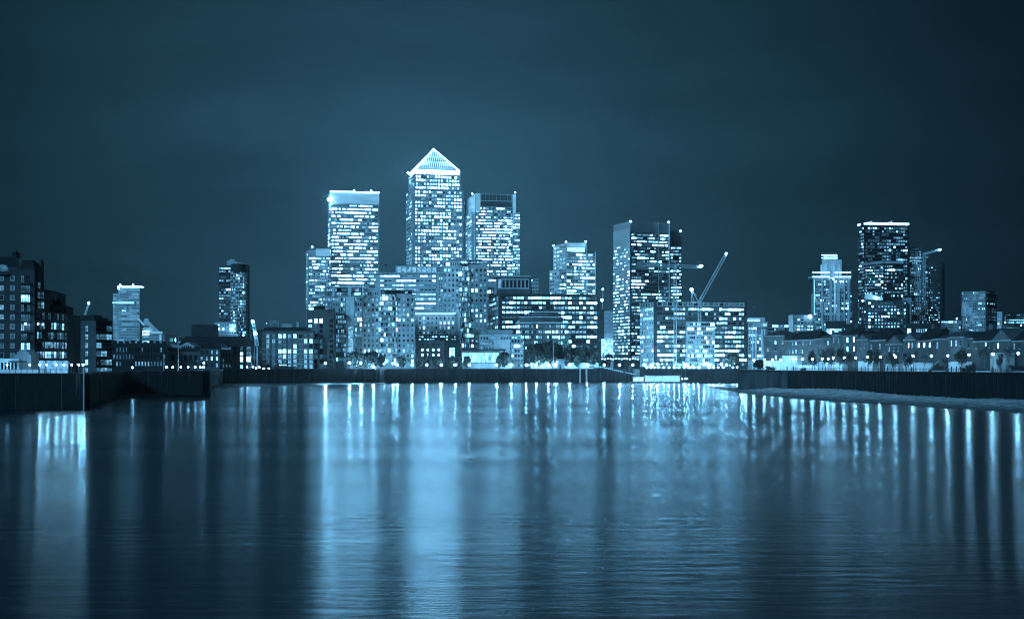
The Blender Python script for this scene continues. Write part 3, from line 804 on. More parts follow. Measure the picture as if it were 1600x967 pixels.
b = B('stepped_building', 'low stepped building with sloping glass roof and a lit canopy, right of the chequered tower', 'building', 238, 1300)
D = 1300
m = b.mb(); m.prism([(X(222, D), D), (X(257, D), D), (X(257, D), D + 20), (X(222, D), D + 20)], QZ, Z(520, D)); m.build('wall', MID, b.root)
m = b.mb(); m.poly([(X(222, D), D + 5, Z(520, D)), (X(250, D), D + 5, Z(520, D)), (X(229, D), D + 5, Z(500, D)), (X(222, D), D + 5, Z(500, D))])
m.poly([(X(222, D), D + 18, Z(500, D)), (X(229, D), D + 18, Z(500, D)), (X(250, D), D + 18, Z(520, D)), (X(222, D), D + 18, Z(520, D))])
m.poly([(X(229, D), D + 5, Z(500, D)), (X(250, D), D + 5, Z(520, D)), (X(250, D), D + 18, Z(520, D)), (X(229, D), D + 18, Z(500, D))])
m.poly([(X(222, D), D + 5, Z(500, D)), (X(229, D), D + 5, Z(500, D)), (X(229, D), D + 18, Z(500, D)), (X(222, D), D + 18, Z(500, D))]); m.build('roof', STEEL, b.root)
m = b.mb(); m.box(X(235, D), X(254, D), D - 2, D - .1, Z(521.5, D), Z(518, D)); m.box(X(250, D), X(252.5, D), D - 2, D - .1, Z(532, D), Z(522.5, D)); m.box(X(224, D), X(230, D), D + 4, D + 4.8, Z(499.6, D), Z(498, D))
m.tube((X(215, D), D + 3, Z(498, D)), (X(224, D), D + 3, Z(508, D)), .8); m.build('lit_canopy', PANEL, b.root)
b.fac(V2((X(222, D), D)), V2((X(234, D), D)), Z(540, D), Z(508, D), 8, 1, .9, .5, .3, rel=0); b.done()

b = B('slab_tower', 'slim residential tower with a dark flat half and a rounded half of lit balconies', 'tower', 362, 1100)
D = 1100
r = b.rect(341.5, 361, D, 0, depth=22); b.mass(r, QZ, Z(415, D), GLASSW)
b.fac(r[0], r[1], Z(507, D), Z(417, D), 19, 5, .8, .55, .28, (4, 2, 3, 1), rel=.3, mat=GLASSW, rowvar=.35, persist=.8)
arc = [V2((X(361 + (i / 6) * 21, D), D + 1 - 4.5 * math.sin(math.pi * (.25 + .6 * i / 6)) + 3 + (4 if i == 6 else 0))) for i in range(7)]
b.mass(arc + [V2((X(382, D), D + 22)), V2((X(361, D), D + 22))], QZ, Z(412, D), DBRICK, 'curved_wall')
for p, q in zip(arc[:-1], arc[1:]): b.fac(p, q, Z(530, D), Z(424, D), 24, 2, .75, .6, .38, (4, 4, 2, 1), rel=0)
for k in range(24):
    m = b.mb(); z = Z(530, D) + k * (Z(424, D) - Z(530, D)) / 24
    for p, q in zip(arc[:-1], arc[1:]): m.wallbox(p, q, 0, (q - p).length, .1, 1.5, z - .15, z + .15); m.wallbox(p, q, 0, (q - p).length, 1.3, 1.5, z + 1, z + 1.15)
    m.build('balcony', WHITE, b.root)
m = b.mb(); m.box(X(353, D), X(366, D), D + 3, D + 12, Z(414, D), Z(407, D)); m.box(X(357, D), X(364, D), D + 4, D + 8, Z(407, D), Z(404.5, D)); m.build('plant_room', STEEL, b.root)
m = b.mb()
for p, q in zip(arc[:-1], arc[1:]): m.wallbox(p, q, 0, (q - p).length, -.5, .8, Z(412, D) + .02, Z(411, D))
m.build('roof_rim', WHITE, b.root)
rp = b.rect(335, 370, D - 20, 0, depth=18); b.mass(rp, QZ, Z(503, D - 20), MID, 'podium')
b.fac(rp[0], rp[1], Z(523, D - 20), Z(505, D - 20), 3, 9, .7, .45, .5, (2, 2, 4, 1), rel=.3, mat=PALE); b.lamp(363, 514, D - 22, .8, BEACON, 'flood_lamp'); b.done()

b = B('glass_office_block', 'lower office tower with bright floors and glass cap, leftmost of the central group', 'office tower', 497, 1480)
D = 1480
r = b.rect(481.5, 518, D, 16, side=478.5); b.mass(r, QZ, Z(391, D), STEEL)
b.fac(r[0], r[1], Z(485, D), Z(401, D), 17, 14, .82, .5, .72, (2, 3, 4, 3), rel=.4, mat=PALE, vpier=False)
b.fac(r[3], r[0], Z(485, D), Z(395, D), 17, 3, .7, .4, .4, rel=.4, mat=PALE)
rp = b.rect(483, 518, D + 3, 10, depth=20); b.mass(rp, Z(401, D), Z(386, D), GLASSW, 'glass_cap')
m = b.mb(); m.box(X(494, D), X(516, D), D - 1, D + 3, Z(400, D), Z(389, D)); m.build('lit_panel', PANEL, b.root); parapet_lamps(b, [(488, 385.5)], D); b.done()

b = B('flat_topped_skyscraper', 'flat-topped skyscraper with a pale glowing cap, left of the pyramid-topped tower', 'skyscraper', 553, 1500)
D = 1500
r = b.rect(516, 592.5, D, 12, side=512.5); zt = Z(317.5, D)
b.mass(r, QZ, zt, STEEL)
b.mass([p for p in r], zt + .01, Z(299.5, D), PANEL, 'glowing_cap')
m = b.mb()
for i in range(1, 6):
    z = zt + i * (Z(299.5, D) - zt) / 6; m.wallbox(r[0], r[1], 0, (r[1] - r[0]).length, .02, .3, z - .1, z + .1)
m.wallbox(r[0], r[1], -.2, (r[1] - r[0]).length + .2, .02, .5, Z(299.8, D), Z(298.8, D)); m.build('cap_ribs', WHITE, b.root)
m = b.mb(); m.wallbox(r[0], r[1], 0, (r[1] - r[0]).length, .55, .9, Z(299.6, D), Z(298.6, D)); m.build('added_edge_glow', HOT2, b.root)  # glowing strip added to strengthen the streak on the water
b.lamp(513.5, 312, D - 1, 1.5, FLOOD, 'corner_light'); b.lamp(553, 298, D + 10, .8); b.lamp(580, 298.3, D + 14, .8); 
b.fac(r[0], r[1], Z(450, D), zt - .5, 24, 26, .84, .44, .82, (2, 3, 3, 9), rel=.35, mat=STEEL, rowvar=.35, vpier=False, persist=.65)
b.fac(r[3], r[0], Z(450, D), zt - .5, 24, 4, .8, .5, .5, rel=.35, mat=STEEL, vpier=False); b.done()

# the pyramid tower
b = B('pyramid_skyscraper', 'tallest skyscraper, topped by a brilliantly lit pyramid', 'skyscraper', 682, 1500)
D = 1500
r = b.rect(644, 724, D, 14, side=634.5)
zt1, zt2 = Z(296, D), Z(271, D)
c = sum(r, Vector((0, 0))) / 4
b.mass(r, QZ, zt1, STEEL)
ri = [c + (p - c) * .92 for p in r]
b.mass(ri, zt1, zt2, STEEL, 'upper_wall')
b.fac(r[0], r[1], Z(418, D), zt1 - .5, 22, 17, .6, .54, .93, (1, 3, 5, 6), rel=.45, mat=STEEL, rowvar=.25, persist=.3, m0=.05, m1=.03)
b.fac(r[3], r[0], Z(418, D), zt1 - .5, 22, 6, .7, .5, .6, (4, 3, 2, 0), rel=.4, mat=STEEL, vpier=False)
b.fac(ri[0], ri[1], zt1 + .5, zt2 - 1, 4, 16, .6, .62, .9, (1, 1, 5, 6), rel=.4, mat=STEEL, rowvar=.1)
b.fac(ri[3], ri[0], zt1 + .5, zt2 - 1, 4, 5, .7, .5, .7, (4, 3, 2, 0), rel=.4, mat=STEEL, vpier=False)
rb = [c + (p - c) * .86 for p in r]
b.mass(rb, zt2 + .01, Z(264.5, D), HOT2, 'light_band')
apex = Vector((c.x - 1.0, c.y, Z(233.0, c.y)))
m = b.mb()
PYR = glow('pyramid_glass', (0.20, 0.56, 0.92), 3.6, .35, (0.25, 0.25, 0.25))
zb = Z(264.5, D) + .02
for i in range(4):
    p, q = rb[i], rb[(i + 1) % 4]; m.poly([(p.x, p.y, zb), (q.x, q.y, zb), tuple(apex)])
pyo = m.build('pyramid', PYR, b.root)
m = b.mb()
P0, P1 = Vector((rb[0].x, rb[0].y, zb)), Vector((rb[1].x, rb[1].y, zb))
for (P0, P1) in ((Vector((*rb[0], zb)), Vector((*rb[1], zb))), (Vector((*rb[3], zb)), Vector((*rb[0], zb)))):
    nrm = (P1 - P0).cross(apex - P0).normalized(); nrm = -nrm if nrm.y > 0 else nrm
    for i in range(1, 8):
        t = i / 22 if i < 5 else (i - .5) / 10; a_ = P0 + (apex - P0) * t; b_ = P1 + (apex - P1) * t; m.tube(a_ + nrm * .2, b_ + nrm * .2, .3, k=4)
    for i in range(1, 22):
        s_ = i / 22; e = P0 + (P1 - P0) * s_; h = 1 - abs(2 * s_ - 1)
        top_ = e + (apex - (P0 + P1) / 2) * (h * .96); m.tube(e + nrm * .2, top_ + nrm * .2, .16 + .3 * h, k=4)
m.build('pyramid_ribs', DMETAL, pyo)
m = b.mb()
for p in rb[:2] + (rb[3:] if isinstance(rb, list) else []): m.tube((p.x, p.y, zb), apex, .75, .5, k=5)
m.build('lit_edge', HOT2, pyo)
m = b.mb(); m.tube(apex, apex + Vector((0, 0, 2.5)), .4, .2); m.build('mast', LMETAL, b.root)
b.lamp(637.5, 270, D + 20, 1.0, FLOOD); b.done()

b = B('open_crowned_skyscraper', 'skyscraper with an open louvred crown and lit corner piers, right of the pyramid tower', 'skyscraper', 770, 1470)
D = 1470
r = b.rect(742, 806.5, D, 12, side=727); zt = Z(302, D)
b.mass(r, QZ, Z(303, D), STEEL)
ro = b.rect(737, 812.5, D + 6, 12, side=727.5); b.mass(ro, QZ, Z(331, D), STEEL, 'outer_wall')
L = (r[1] - r[0]).length
m = b.mb(); m.wallbox(r[0], r[1], L * .02, L * .13, .02, .8, Z(331, D), zt); m.wallbox(r[0], r[1], L * .92, L * .99, .02, .8, Z(350, D), zt); m.build('corner_pier', PANELW if False else PANEL, b.root)
m = b.mb(); m.wallbox(r[0], r[1], L * .14, L * .9, .02, .3, Z(322, D), Z(304, D)); m.build('louvre_crown', GLASSW, b.root)
m = b.mb()
for i in range(9): m.wallbox(r[0], r[1], L * (.16 + i * .09), L * (.163 + i * .09), .3, .7, Z(313, D), Z(302.5, D))
m.wallbox(r[0], r[1], L * .14, L * .9, .3, .5, Z(314, D), Z(313, D)); m.build('crown_fins', WHITE, b.root)
b.fac(r[0], r[1], Z(440, D), Z(323, D), 25, 21, .82, .52, .72, (1, 2, 5, 5), rel=.35, mat=STEEL, rowvar=.3, vpier=False, persist=.35, m1=.05)
b.fac(ro[3], ro[0], Z(440, D), Z(333, D), 22, 4, .82, .52, .5, (3, 3, 4, 1), rel=.35, mat=STEEL, vpier=False)
Dr = r[1].y; q0, q1 = V2((X(801, Dr), Dr - 1)), V2((X(812.5, Dr), Dr - 1))
b.mass([q0, q1, q1 + V2((0, 20)), q0 + V2((0, 20))], QZ, Z(331, D), PALE, 'side_bay')
b.fac(q0, q1, Z(440, D), Z(333, D), 22, 4, .82, .52, .6, (2, 2, 5, 4), rel=.35, mat=STEEL, vpier=False)
parapet_lamps(b, [(805, 301), (738, 303)], D); b.done()

# stone offices with a colonnaded attic, in front of the pyramid tower
b = B('stone_offices', 'wide pale stone office block with dark panelled attic below the pyramid skyscraper', 'office block', 640, 1230)
D = 1230
r = b.rect(586, 692, D, 0, depth=40); b.mass(r, QZ, Z(427, D), PALE)
b.fac(V2((X(591, D), D)), V2((X(684, D), D)), Z(485, D), Z(428, D), 8, 14, .72, .36, .72, (1, 2, 4, 6), rel=.4, mat=PALE, rowvar=.3, persist=.2)
b.fac(V2((X(685, D), D)), V2((X(692, D), D)), Z(485, D), Z(428, D), 12, 2, .4, .5, .2, rel=.2, mat=PALE)
rp = b.rect(618, 692, D + 5, 0, depth=28); b.mass(rp, Z(427, D), Z(414.5, D), STEEL, 'attic')
b.fac(rp[0], rp[1], Z(426, D), Z(415.5, D), 1, 9, .74, .85, 0, rel=.6, mat=PALE)
m = b.mb(); m.box(X(586, D) - 1, X(692, D), D - 1.2, D, Z(428, D), Z(426.5, D)); m.build('cornice', PALE, b.root)
m = b.mb()
for x in (600, 622, 634, 648, 660, 672, 683): m.box(X(x, D), X(x + 3, D), D + 8, D + 12, Z(414.5, D), Z(412, D))
m.build('roof_plant', DMETAL, b.root); b.done()

b = B('stone_frame_offices', 'offices recessed inside a broad pale stone frame with a glowing cornice', 'office block', 684, 1110)
D = 1110
r = b.rect(646, 719, D + 8, 0, depth=20); b.mass(r, QZ, Z(491, D), MID)
m = b.mb(); m.box(X(648, D), X(719, D), D - .2, D + 9, Z(488.5, D), Z(486, D)); m.box(X(715, D), X(719, D), D, D + 7.9, QZ, Z(488.6, D)); m.build('stone_frame', PALE, b.root)
m = b.mb(); m.poly([(X(648, D), D + .2, Z(489, D)), (X(713, D), D + .2, Z(489, D)), (X(709, D), D + 7.6, Z(491, D)), (X(648, D), D + 7.6, Z(491, D))]); m.build('lit_soffit', PANELW, b.root)  # the cornice's floodlighting is made by this emissive soffit
b.fac(V2((X(650, D), D + 8)), V2((X(712, D), D + 8)), Z(523, D), Z(493, D), 4, 9, .42, .58, .3, (3, 3, 3, 2), rel=.3, mat=PALE); b.done()

b = B('porthole_building', 'dark low building with rows of round portholes and a leaning black tower', 'building', 685, 1075)
D = 1075
r = b.rect(650, 695, D, 0, depth=22); b.mass(r, QZ, Z(532, D), BRICK)
b.box(652, 715, 523, 532, D + 3, 16, VDARK, 'roof_storey')
b.fac(*b.rect(652, 715, D + 2.9)[:2], Z(532, D), Z(524, D), 2, 14, .7, .5, .15, rel=0)
m = b.mb(); m.prism([(X(694, D), D - 2), (X(722, D), D - 2), (X(722, D), D + 14), (X(694, D), D + 14)], QZ, Z(532, D), 0, [(X(694, D), D), (X(718, D), D), (X(718, D), D + 12), (X(694, D), D + 12)]); m.build('tower_wall', VDARK, b.root)
for rr_, yy in ((0, 538.5), (1, 546.5), (2, 554.5)):
    for i in range(4):
        m = b.mb(); cx, cz_ = X(660 + i * 8.5, D), Z(yy, D)
        m.poly([(cx + .75 * math.cos(-a), D - .06, cz_ + .75 * math.sin(-a)) for a in [2 * math.pi * k / 10 for k in range(10)]][::-1] if False else [(cx + .75 * math.cos(a), D - .06, cz_ + .75 * math.sin(a)) for a in [2 * math.pi * k / 10 for k in range(10)]])
        m.build('porthole', WIN[0 if rr_ == 0 else 4], b.root)
m = b.mb()
for i in range(2):
    for j in range(4): m.box(X(702.5 + i * 4.4, D), X(706.3 + i * 4.4, D), D - 2.3, D - 2.05, Z(546.5 + j * 3.7, D), Z(543.4 + j * 3.7, D))
m.build('lit_window', WIN[3], b.root); b.done()

b = B('glass_pavilion', 'low flat-roofed pavilion with a tall glowing glass front right of the leaning black tower', 'pavilion', 755, 1080)
D = 1080
r = b.rect(722, 782, D, 0, depth=18); b.mass(r, QZ, Z(548, D), MID)
m = b.mb(); m.box(X(719, D), X(790, D), D - 3.5, D + 20, Z(547.5, D), Z(545.2, D)); m.build('roof', DMETAL, b.root)
GL = glow('pavilion_glass', (0.20, 0.56, 0.92), 2.2, .8, (2.2, 1, .25))
m = b.mb(); m.box(X(722, D), X(780, D), D - .35, D - .02, Z(566, D), Z(551, D)); m.build('glass_front', GL, b.root)
m = b.mb()
for i in range(21): m.box(X(722 + i * 2.9, D) - .12, X(722 + i * 2.9, D) + .12, D - .7, D - .36, Z(566, D), Z(551, D))
m.build('mullion', PALE, b.root)
m = b.mb(); m.box(X(722, D), X(800, D), D - 2.5, D - .8, QZ, Z(567.5, D)); m.build('terrace_wall', PALE, b.root); b.done()

b = B('stepped_white_flats', 'white stepped flats with a blank tilted cube, right of the glass pavilion', 'apartment block', 795, 1050)
D = 1100
r = b.rect(748, 815, D + 6, 0, depth=20); b.mass(r, QZ, Z(522, D), PALE)
b.fac(r[0], r[1], Z(548, D), Z(524, D), 3, 14, .6, .5, .4, (4, 3, 3, 1), rel=.3, mat=PALE)
rp = b.rect(762, 800, D + 9, 0, depth=16); b.mass(rp, Z(522, D), Z(515, D), MID, 'attic')
rc = b.rect(776, 797, D - 4, 18, side=771.5); b.mass(rc, QZ, Z(531, D), WHITE, 'blank_cube')
rt = b.rect(798, 818, D - 1, 0, depth=12); b.mass(rt, QZ, Z(528, D), MID, 'stair_wing')
b.fac(rt[0], rt[1], QZ + 1, Z(529, D), 6, 4, .72, .62, .5, (3, 3, 3, 1), rel=.2, mat=LMETAL); b.done()

# brick office with large windows and a roof pavilion
b = B('brick_offices', 'long brown office block of big lit windows with a colonnaded roof pavilion', 'office block', 855, 1150)
D = 1150
r = b.rect(779, 938, D, 8, side=766); zt = Z(460.5, D)
b.mass(r, QZ, zt, DBRICK, par=1)
b.fac(r[0], r[1], QZ + 1, zt - .5, 15, 26, .80, .52, .66, (1, 2, 5, 4), rel=.4, mat=DBRICK, rowvar=.3, persist=.35)
b.fac(r[3], r[0], QZ + 1, zt - .5, 15, 5, .7, .55, .75, (3, 3, 3, 1), rel=.4, mat=MID)
rp = b.rect(776, 828, D + 8, 0, depth=22); b.mass(rp, zt, Z(432, D), BRICK, 'pavilion_wall')
b.fac(rp[0], rp[1], Z(451, D), Z(434, D), 1, 8, .62, .8, .0, rel=.6, mat=MID)
m = b.mb(); m.box(X(769, D), X(830, D), D + 5, D + 32, Z(432, D) + .01, Z(430, D)); m.build('pavilion_roof', MID, b.root)
rp = b.rect(829, 843, D + 11, 0, depth=18); b.mass(rp, zt, Z(433, D), DBRICK, 'stair_core'); b.fac(rp[0], rp[1], Z(457, D), Z(434, D), 4, 4, .6, .5, .1, rel=.4, mat=MID)
b.done()

b = B('curved_front_offices', 'low curved office front with stepped pale cornices, in front of the long brown offices', 'office block', 848, 1110)
D = 1110
def bow(x0, x1, DD, bulge, n=6): return [V2((X(x0 + (x1 - x0) * i / n, DD), DD - bulge * math.sin(math.pi * i / n))) for i in range(n + 1)]
for x0, x1, yt, dd, nm in ((806, 889, 505, 0, 'wall'), (812, 880, 496, 4, 'middle_storey'), (826, 872, 487.5, 8, 'top_storey')):
    a_ = bow(x0, x1, D + dd, 5); bk = [V2((X(x1, D + dd), D + 28)), V2((X(x0, D + dd), D + 28))]
    b.mass(a_ + bk, QZ, Z(yt, D), BRICK if nm == 'wall' else GLASSW, nm)
    m = b.mb()
    for p, q in zip(a_[:-1], a_[1:]): m.wallbox(p, q, 0, (q - p).length, -.5, 1.2, Z(yt, D) + .01, Z(yt - 1.3, D))
    m.build('cornice', PALE, b.root)
    if nm == 'wall':
        for p, q in zip(a_[:-1], a_[1:]): b.fac(p, q, Z(548, D), Z(506, D), 5, 4, .64, .55, .75, (1, 3, 4, 2), rel=.3, mat=BRICK)
b.done()

b = B('glass_tower', 'glass tower with a lit rooftop box and three bright beacons, centre right', 'office tower', 898, 1370)
D = 1370
r = b.rect(884.5, 916, D, 22, side=864.5); b.mass(r, QZ, Z(393, D), GLASSW)
rr2 = b.rect(915, 930, D + 8, 0, depth=24); b.mass(rr2, QZ, Z(393.5, D), GLASSW, 'right_wing')
LEFTG = glow('glowing_left_glass', (0.16, 0.5, 0.8), 0.10, .3, (.1, .1, .3), base=.12)  # light caught by the left flanks is put in as emission
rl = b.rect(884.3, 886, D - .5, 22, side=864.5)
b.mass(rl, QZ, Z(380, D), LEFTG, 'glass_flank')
rl2 = b.rect(874, 884, D - 3, 22, side=858.5); b.mass(rl2, QZ, Z(421, D), STEEL, 'lower_flank')
b.fac(rl2[3], rl2[0], Z(460, D), Z(424, D), 6, 4, .7, .45, .4, (2, 3, 1, 0), rel=0); b.fac(rl2[0], rl2[1], Z(460, D), Z(424, D), 6, 3, .8, .5, .6, rel=.3, mat=STEEL)
b.fac(rl[3], rl[0], Z(420, D), Z(382, D), 6, 4, .7, .4, .35, (2, 3, 1, 0), rel=0)
b.fac(r[0], r[1], Z(462, D), Z(395, D), 13, 10, .82, .5, .78, (1, 2, 4, 4), rel=.35, mat=STEEL, vpier=False)
b.fac(rr2[0], rr2[1], Z(462, D), Z(395, D), 13, 4, .8, .5, .72, (1, 2, 4, 4), rel=.35, mat=STEEL, vpier=False)
m = b.mb(); m.box(X(886, D), X(914, D), D + 2, D + 12, Z(393, D), Z(387, D)); m.build('lit_box', PANELW, b.root)
m = b.mb(); m.box(X(885, D), X(915, D), D + 1.9, D + 12, Z(387, D) + .02, Z(379.5, D)); m.build('roof_box', PANEL, b.root)
m = b.mb()
for x in (885, 915.5, 930): m.box(X(x, D), X(x + 1, D), D - 1, D + 1, QZ, Z(379 if x < 920 else 393, D))
m.build('corner_fin', WHITE, b.root)
parapet_lamps(b, [(865, 384), (884.5, 378), (915, 377.5)], D); b.done()

b = B('ribbed_block', 'low ribbed metal block in the gap left of the wide glass tower', 'office block', 949, 1300)
D = 1300
r = b.rect(937, 944, D, 0, depth=20); b.mass(r, QZ, Z(483, D), DBRICK); r = b.rect(944, 960, D - 2, 0, depth=20); b.mass(r, QZ, Z(486, D), STEEL)
m = b.mb()
for i in range(22): m.wallbox(r[0], r[1], 0, (r[1] - r[0]).length, .02, .4, Z(530 - i * 2, D), Z(529.2 - i * 2, D))
m.build('ribs', PALE, b.root)
m = b.mb(); m.box(X(939, D), X(960, D), D - 8, D - 3, Z(557, D), Z(530, D)); m.build('lit_atrium', glow('atrium', (.2, .56, .92), 2.2, .9, (1.5, 1, .8)), b.root)
for px, py, h in ((942, 452, 3), (940.5, 469, 6)): b.lamp(px, py, D + 3, 1.3 if py > 460 else .9)
m = b.mb(); m.tube((X(942, D), D + 3, Z(484, D)), (X(942, D), D + 3, Z(453, D)), .35); m.build('mast', LMETAL, b.root); b.done()

b = B('wide_glass_tower', 'broad dark glass tower with a pale glowing left flank, right of centre', 'office tower', 1010, 1250)
D = 1250
r = b.rect(985, 1047, D, 20, side=958.5); zt = Z(346, D)
b.mass(r, QZ, zt, surf('black_glass', .035, .3, .2))
L = (r[0] - r[3]).length
m = b.mb(); m.wallbox(r[3], r[0], .3, L - .3, .02, .35, QZ + 12, zt - 6); m.build('glowing_flank', LEFTG, b.root)  # flank brightness painted in as a weak glow of its own
for i in range(1): pass
rs = random.Random(4)
u = (r[0] - r[3]).normalized(); n_ = Vector((u.y, -u.x))
for k in range(34):
    z = Z(552 - k * 5.1, D)
    if z > zt - 10: break
    for c_ in range(9):
        if rs.random() < (.82 if k < 24 else .4):
            pos = r[3] + u * (L * (c_ + .5) / 9.2) + n_ * .42; b.w.append((L / 9 * 1.2, z, pos.x, pos.y, u.x, u.y, L / 9 * rs.uniform(.6, .98), 1.15, rs.choice((1, 2, 2, 3, 3, 4))))
b.fac(r[0], r[1], Z(560, D), Z(364, D), 38, 20, .82, .5, .5, (2, 2, 4, 4), rel=.35, mat=surf('dark_frame', .08, .5), rowvar=.38, persist=.6, vpier=False, m1=.02)
m = b.mb()
for i in range(40): m.wallbox(r[0], r[1], (r[1] - r[0]).length * (i + .3) / 40, (r[1] - r[0]).length * (i + .45) / 40, .02, .35, Z(363, D), zt)
m.wallbox(r[0], r[1], (r[1] - r[0]).length * .695, (r[1] - r[0]).length * .71, .02, .8, QZ, zt); m.build('crown_fins', MID, b.root)
r3 = b.rect(1047.5, 1065, D + 20, 0, depth=25); b.mass(r3, QZ, Z(361, D + 20), VDARK, 'lower_wing')
b.fac(r3[0], r3[1], Z(560, D), Z(382, D), 34, 5, .84, .5, .55, (1, 2, 4, 4), rel=.3, mat=DBRICK, rowvar=.4, vpier=False)
m = b.mb(); m.box(X(1047, D), X(1048.2, D), D + 8, D + 12, QZ, zt + 1); m.build('corner_fin', LMETAL, b.root)
parapet_lamps(b, [(985, 346), (1044.5, 347)], D - 1); parapet_lamps(b, [(1063.5, 361)], D + 18); b.done()

b = B('panelled_offices', 'wide lower office block with a dark panelled attic, in front of the broad glass tower', 'office block', 1090, 1120)
D = 1120
r = b.rect(1022, 1167, D, 12, side=1000); zt = Z(479, D)
b.mass(r, QZ, Z(470.5, D), DBRICK)
b.fac(r[0], r[1], zt + .5, Z(471.5, D), 1, 17, .82, .8, 0, rel=.5, mat=MID)
b.fac(r[3], r[0], zt + .5, Z(471.5, D), 1, 5, .7, .8, 0, rel=.5, mat=MID)
b.fac(r[0], r[1], QZ + 2, zt, 13, 31, .82, .52, .62, (1, 2, 5, 4), rel=.35, mat=BRICK, rowvar=.28, persist=.5, skip=lambda rr, cc: 10 <= cc < 20 and rr < 11)
b.fac(r[3], r[0], QZ + 2, zt, 13, 8, .62, .55, .7, (2, 4, 3, 1), rel=.4, mat=PALE)
L = (r[1] - r[0]).length; u = (r[1] - r[0]).normalized(); n_ = Vector((u.y, -u.x)); p0 = r[0] + u * (L * .335) + n_ * 3; p1 = r[0] + u * (L * .64) + n_ * 3
b.mass([p0, p1, p1 - n_ * 3.1, p0 - n_ * 3.1], QZ, Z(502, D), STEEL, 'glass_bay')
b.fac(p0, p1, QZ + 2, Z(503, D), 10, 14, .88, .6, .85, (2, 4, 4, 3), rel=.2, mat=STEEL, rowvar=.2, vpier=False)
b.done()

b = B('finned_block', 'narrow block with tall white fins and a lit cap, right of the panelled offices', 'office block', 1185, 1130)
D = 1130
r = b.rect(1168.5, 1200, D, 0, depth=25); b.mass(r, QZ, Z(503, D), MID)
b.box(1169, 1195, 496, 502.9, D + 3, 14, STEEL, 'cap'); m = b.mb(); m.box(X(1169, D), X(1188, D), D + 2.2, D + 2.9, Z(502, D), Z(499, D)); m.build('lit_cap', PANELW, b.root)
b.fac(r[0], r[1], QZ + 4, Z(505, D), 12, 9, .6, .55, .35, (3, 2, 4, 2), rel=.2, mat=MID)
m = b.mb()
for x in (1174.5, 1179.5, 1189, 1193): m.box(X(x, D), X(x + 2.2, D), D - 1.6, D - .4, QZ, Z(514, D))
m.build('fin', WHITE, b.root); b.done()

b = B('car_park_deck', 'low dark open-decked block behind the left end of the house roofs', 'building', 1215, 1000)
D = 1000
r = b.rect(1199, 1233, D, 0, depth=15); b.mass(r, QZ, Z(506, D), DMETAL); b.fac(r[0], r[1], Z(522, D), Z(507, D), 3, 10, .9, .7, 0, rel=.3, mat=MID, vpier=True); b.done()

b = B('plain_block', 'small pale office block carrying one round bright roof light behind the houses', 'office block', 1252, 1050)
D = 1050
r = b.rect(1239, 1272, D, 15, side=1232); b.mass(r, QZ, Z(492, D), MID)
b.fac(r[0], r[1], Z(527, D), Z(497, D), 6, 6, .7, .5, .55, (2, 3, 3, 2), rel=.3, mat=MID); b.lamp(1265.5, 494.5, D - 1, 1.6, glow('round_sign', (.2, .56, .92), 20, 0, sample=True), 'round_light'); b.done()

b = B('art_deco_tower', 'stepped tower ringed with bright light bands around its shoulders and crown', 'tower', 1300, 1400)
D = 1400
r = b.rect(1270, 1329, D, 0, depth=34); b.mass(r, QZ, Z(434, D), MID)
r2 = b.rect(1284, 1315, D + 6, 0, depth=22); b.mass(r2, Z(434, D), Z(405, D), PALE, 'upper_stage')
r3 = b.rect(1287, 1309, D + 8, 0, depth=16); b.mass(r3, Z(405, D), Z(397.5, D), PALE, 'crown_stage')
rs_ = b.rect(1267.5, 1333, D + 5, 0, depth=26); b.mass(rs_, QZ, Z(458, D), MID, 'wing_wall')
m = b.mb()
for x0, x1 in ((1269, 1296), (1303, 1329.5)):
    for yy in (425.5, 432.5): m.box(X(x0, D), X(x1, D), D - 2.0, D - 1.2, Z(yy + 1.2, D), Z(yy - .2, D))
for yy in (397.5, 402): m.box(X(1286, D), X(1310, D), D + 5.6, D + 6.4, Z(yy + 1.1, D), Z(yy - .2, D))
m.box(X(1296, D), X(1303, D), D - 1, D - .3, Z(437, D), Z(434.5, D)); m.build('light_band', HOT, b.root)
m = b.mb()
for x in (1270, 1276, 1289, 1295.5, 1303, 1309, 1322, 1328.5): m.box(X(x, D), X(x + .9, D), D - 2.6, D - 2.1, Z(437, D), Z(423, D))
for x in (1287, 1290.5, 1294, 1297.5, 1301, 1304, 1308): m.box(X(x, D), X(x + .7, D), D + 5, D + 5.5, Z(405, D), Z(395, D))
for x, w_ in ((1270.5, 1), (1283, 3), (1296, 4), (1303.5, 1), (1307, 5), (1318, 2), (1325, 2)): m.box(X(x, D), X(x + w_, D), D - 1.2, D - .3, QZ, Z(435, D))
m.build('pilaster', PALE, b.root)
m = b.mb()
for x in (1272, 1304): m.box(X(x, D), X(x + .5, D), D - 1.6, D - 1.25, Z(490, D), Z(437, D))
m.build('light_strip', PANELW, b.root)
m = b.mb()
for x, w_ in ((1284, 2), (1290, 4), (1303, 4), (1312, 2)): m.box(X(x, D), X(x + w_, D), D + 5.2, D + 5.9, Z(434, D), Z(407 + abs(1299 - x) * .4, D))
m.build('buttress', WHITE, b.root)
b.fac(r[0], r[1], Z(522, D), Z(438, D), 20, 18, .6, .6, .3, (2, 3, 3, 1), rel=0)
b.fac(rs_[0], rs_[1], Z(522, D), Z(460, D), 14, 20, .6, .5, .4, (1, 3, 3, 2), rel=0, skip=lambda rr, cc: 1 < cc < 18)
m = b.mb()
m.box(X(1269.5, D), X(1329.5, D), D - 1.1, D + 20, Z(434, D) + .02, Z(431, D)); m.build('cornice', PALE, b.root); b.done()

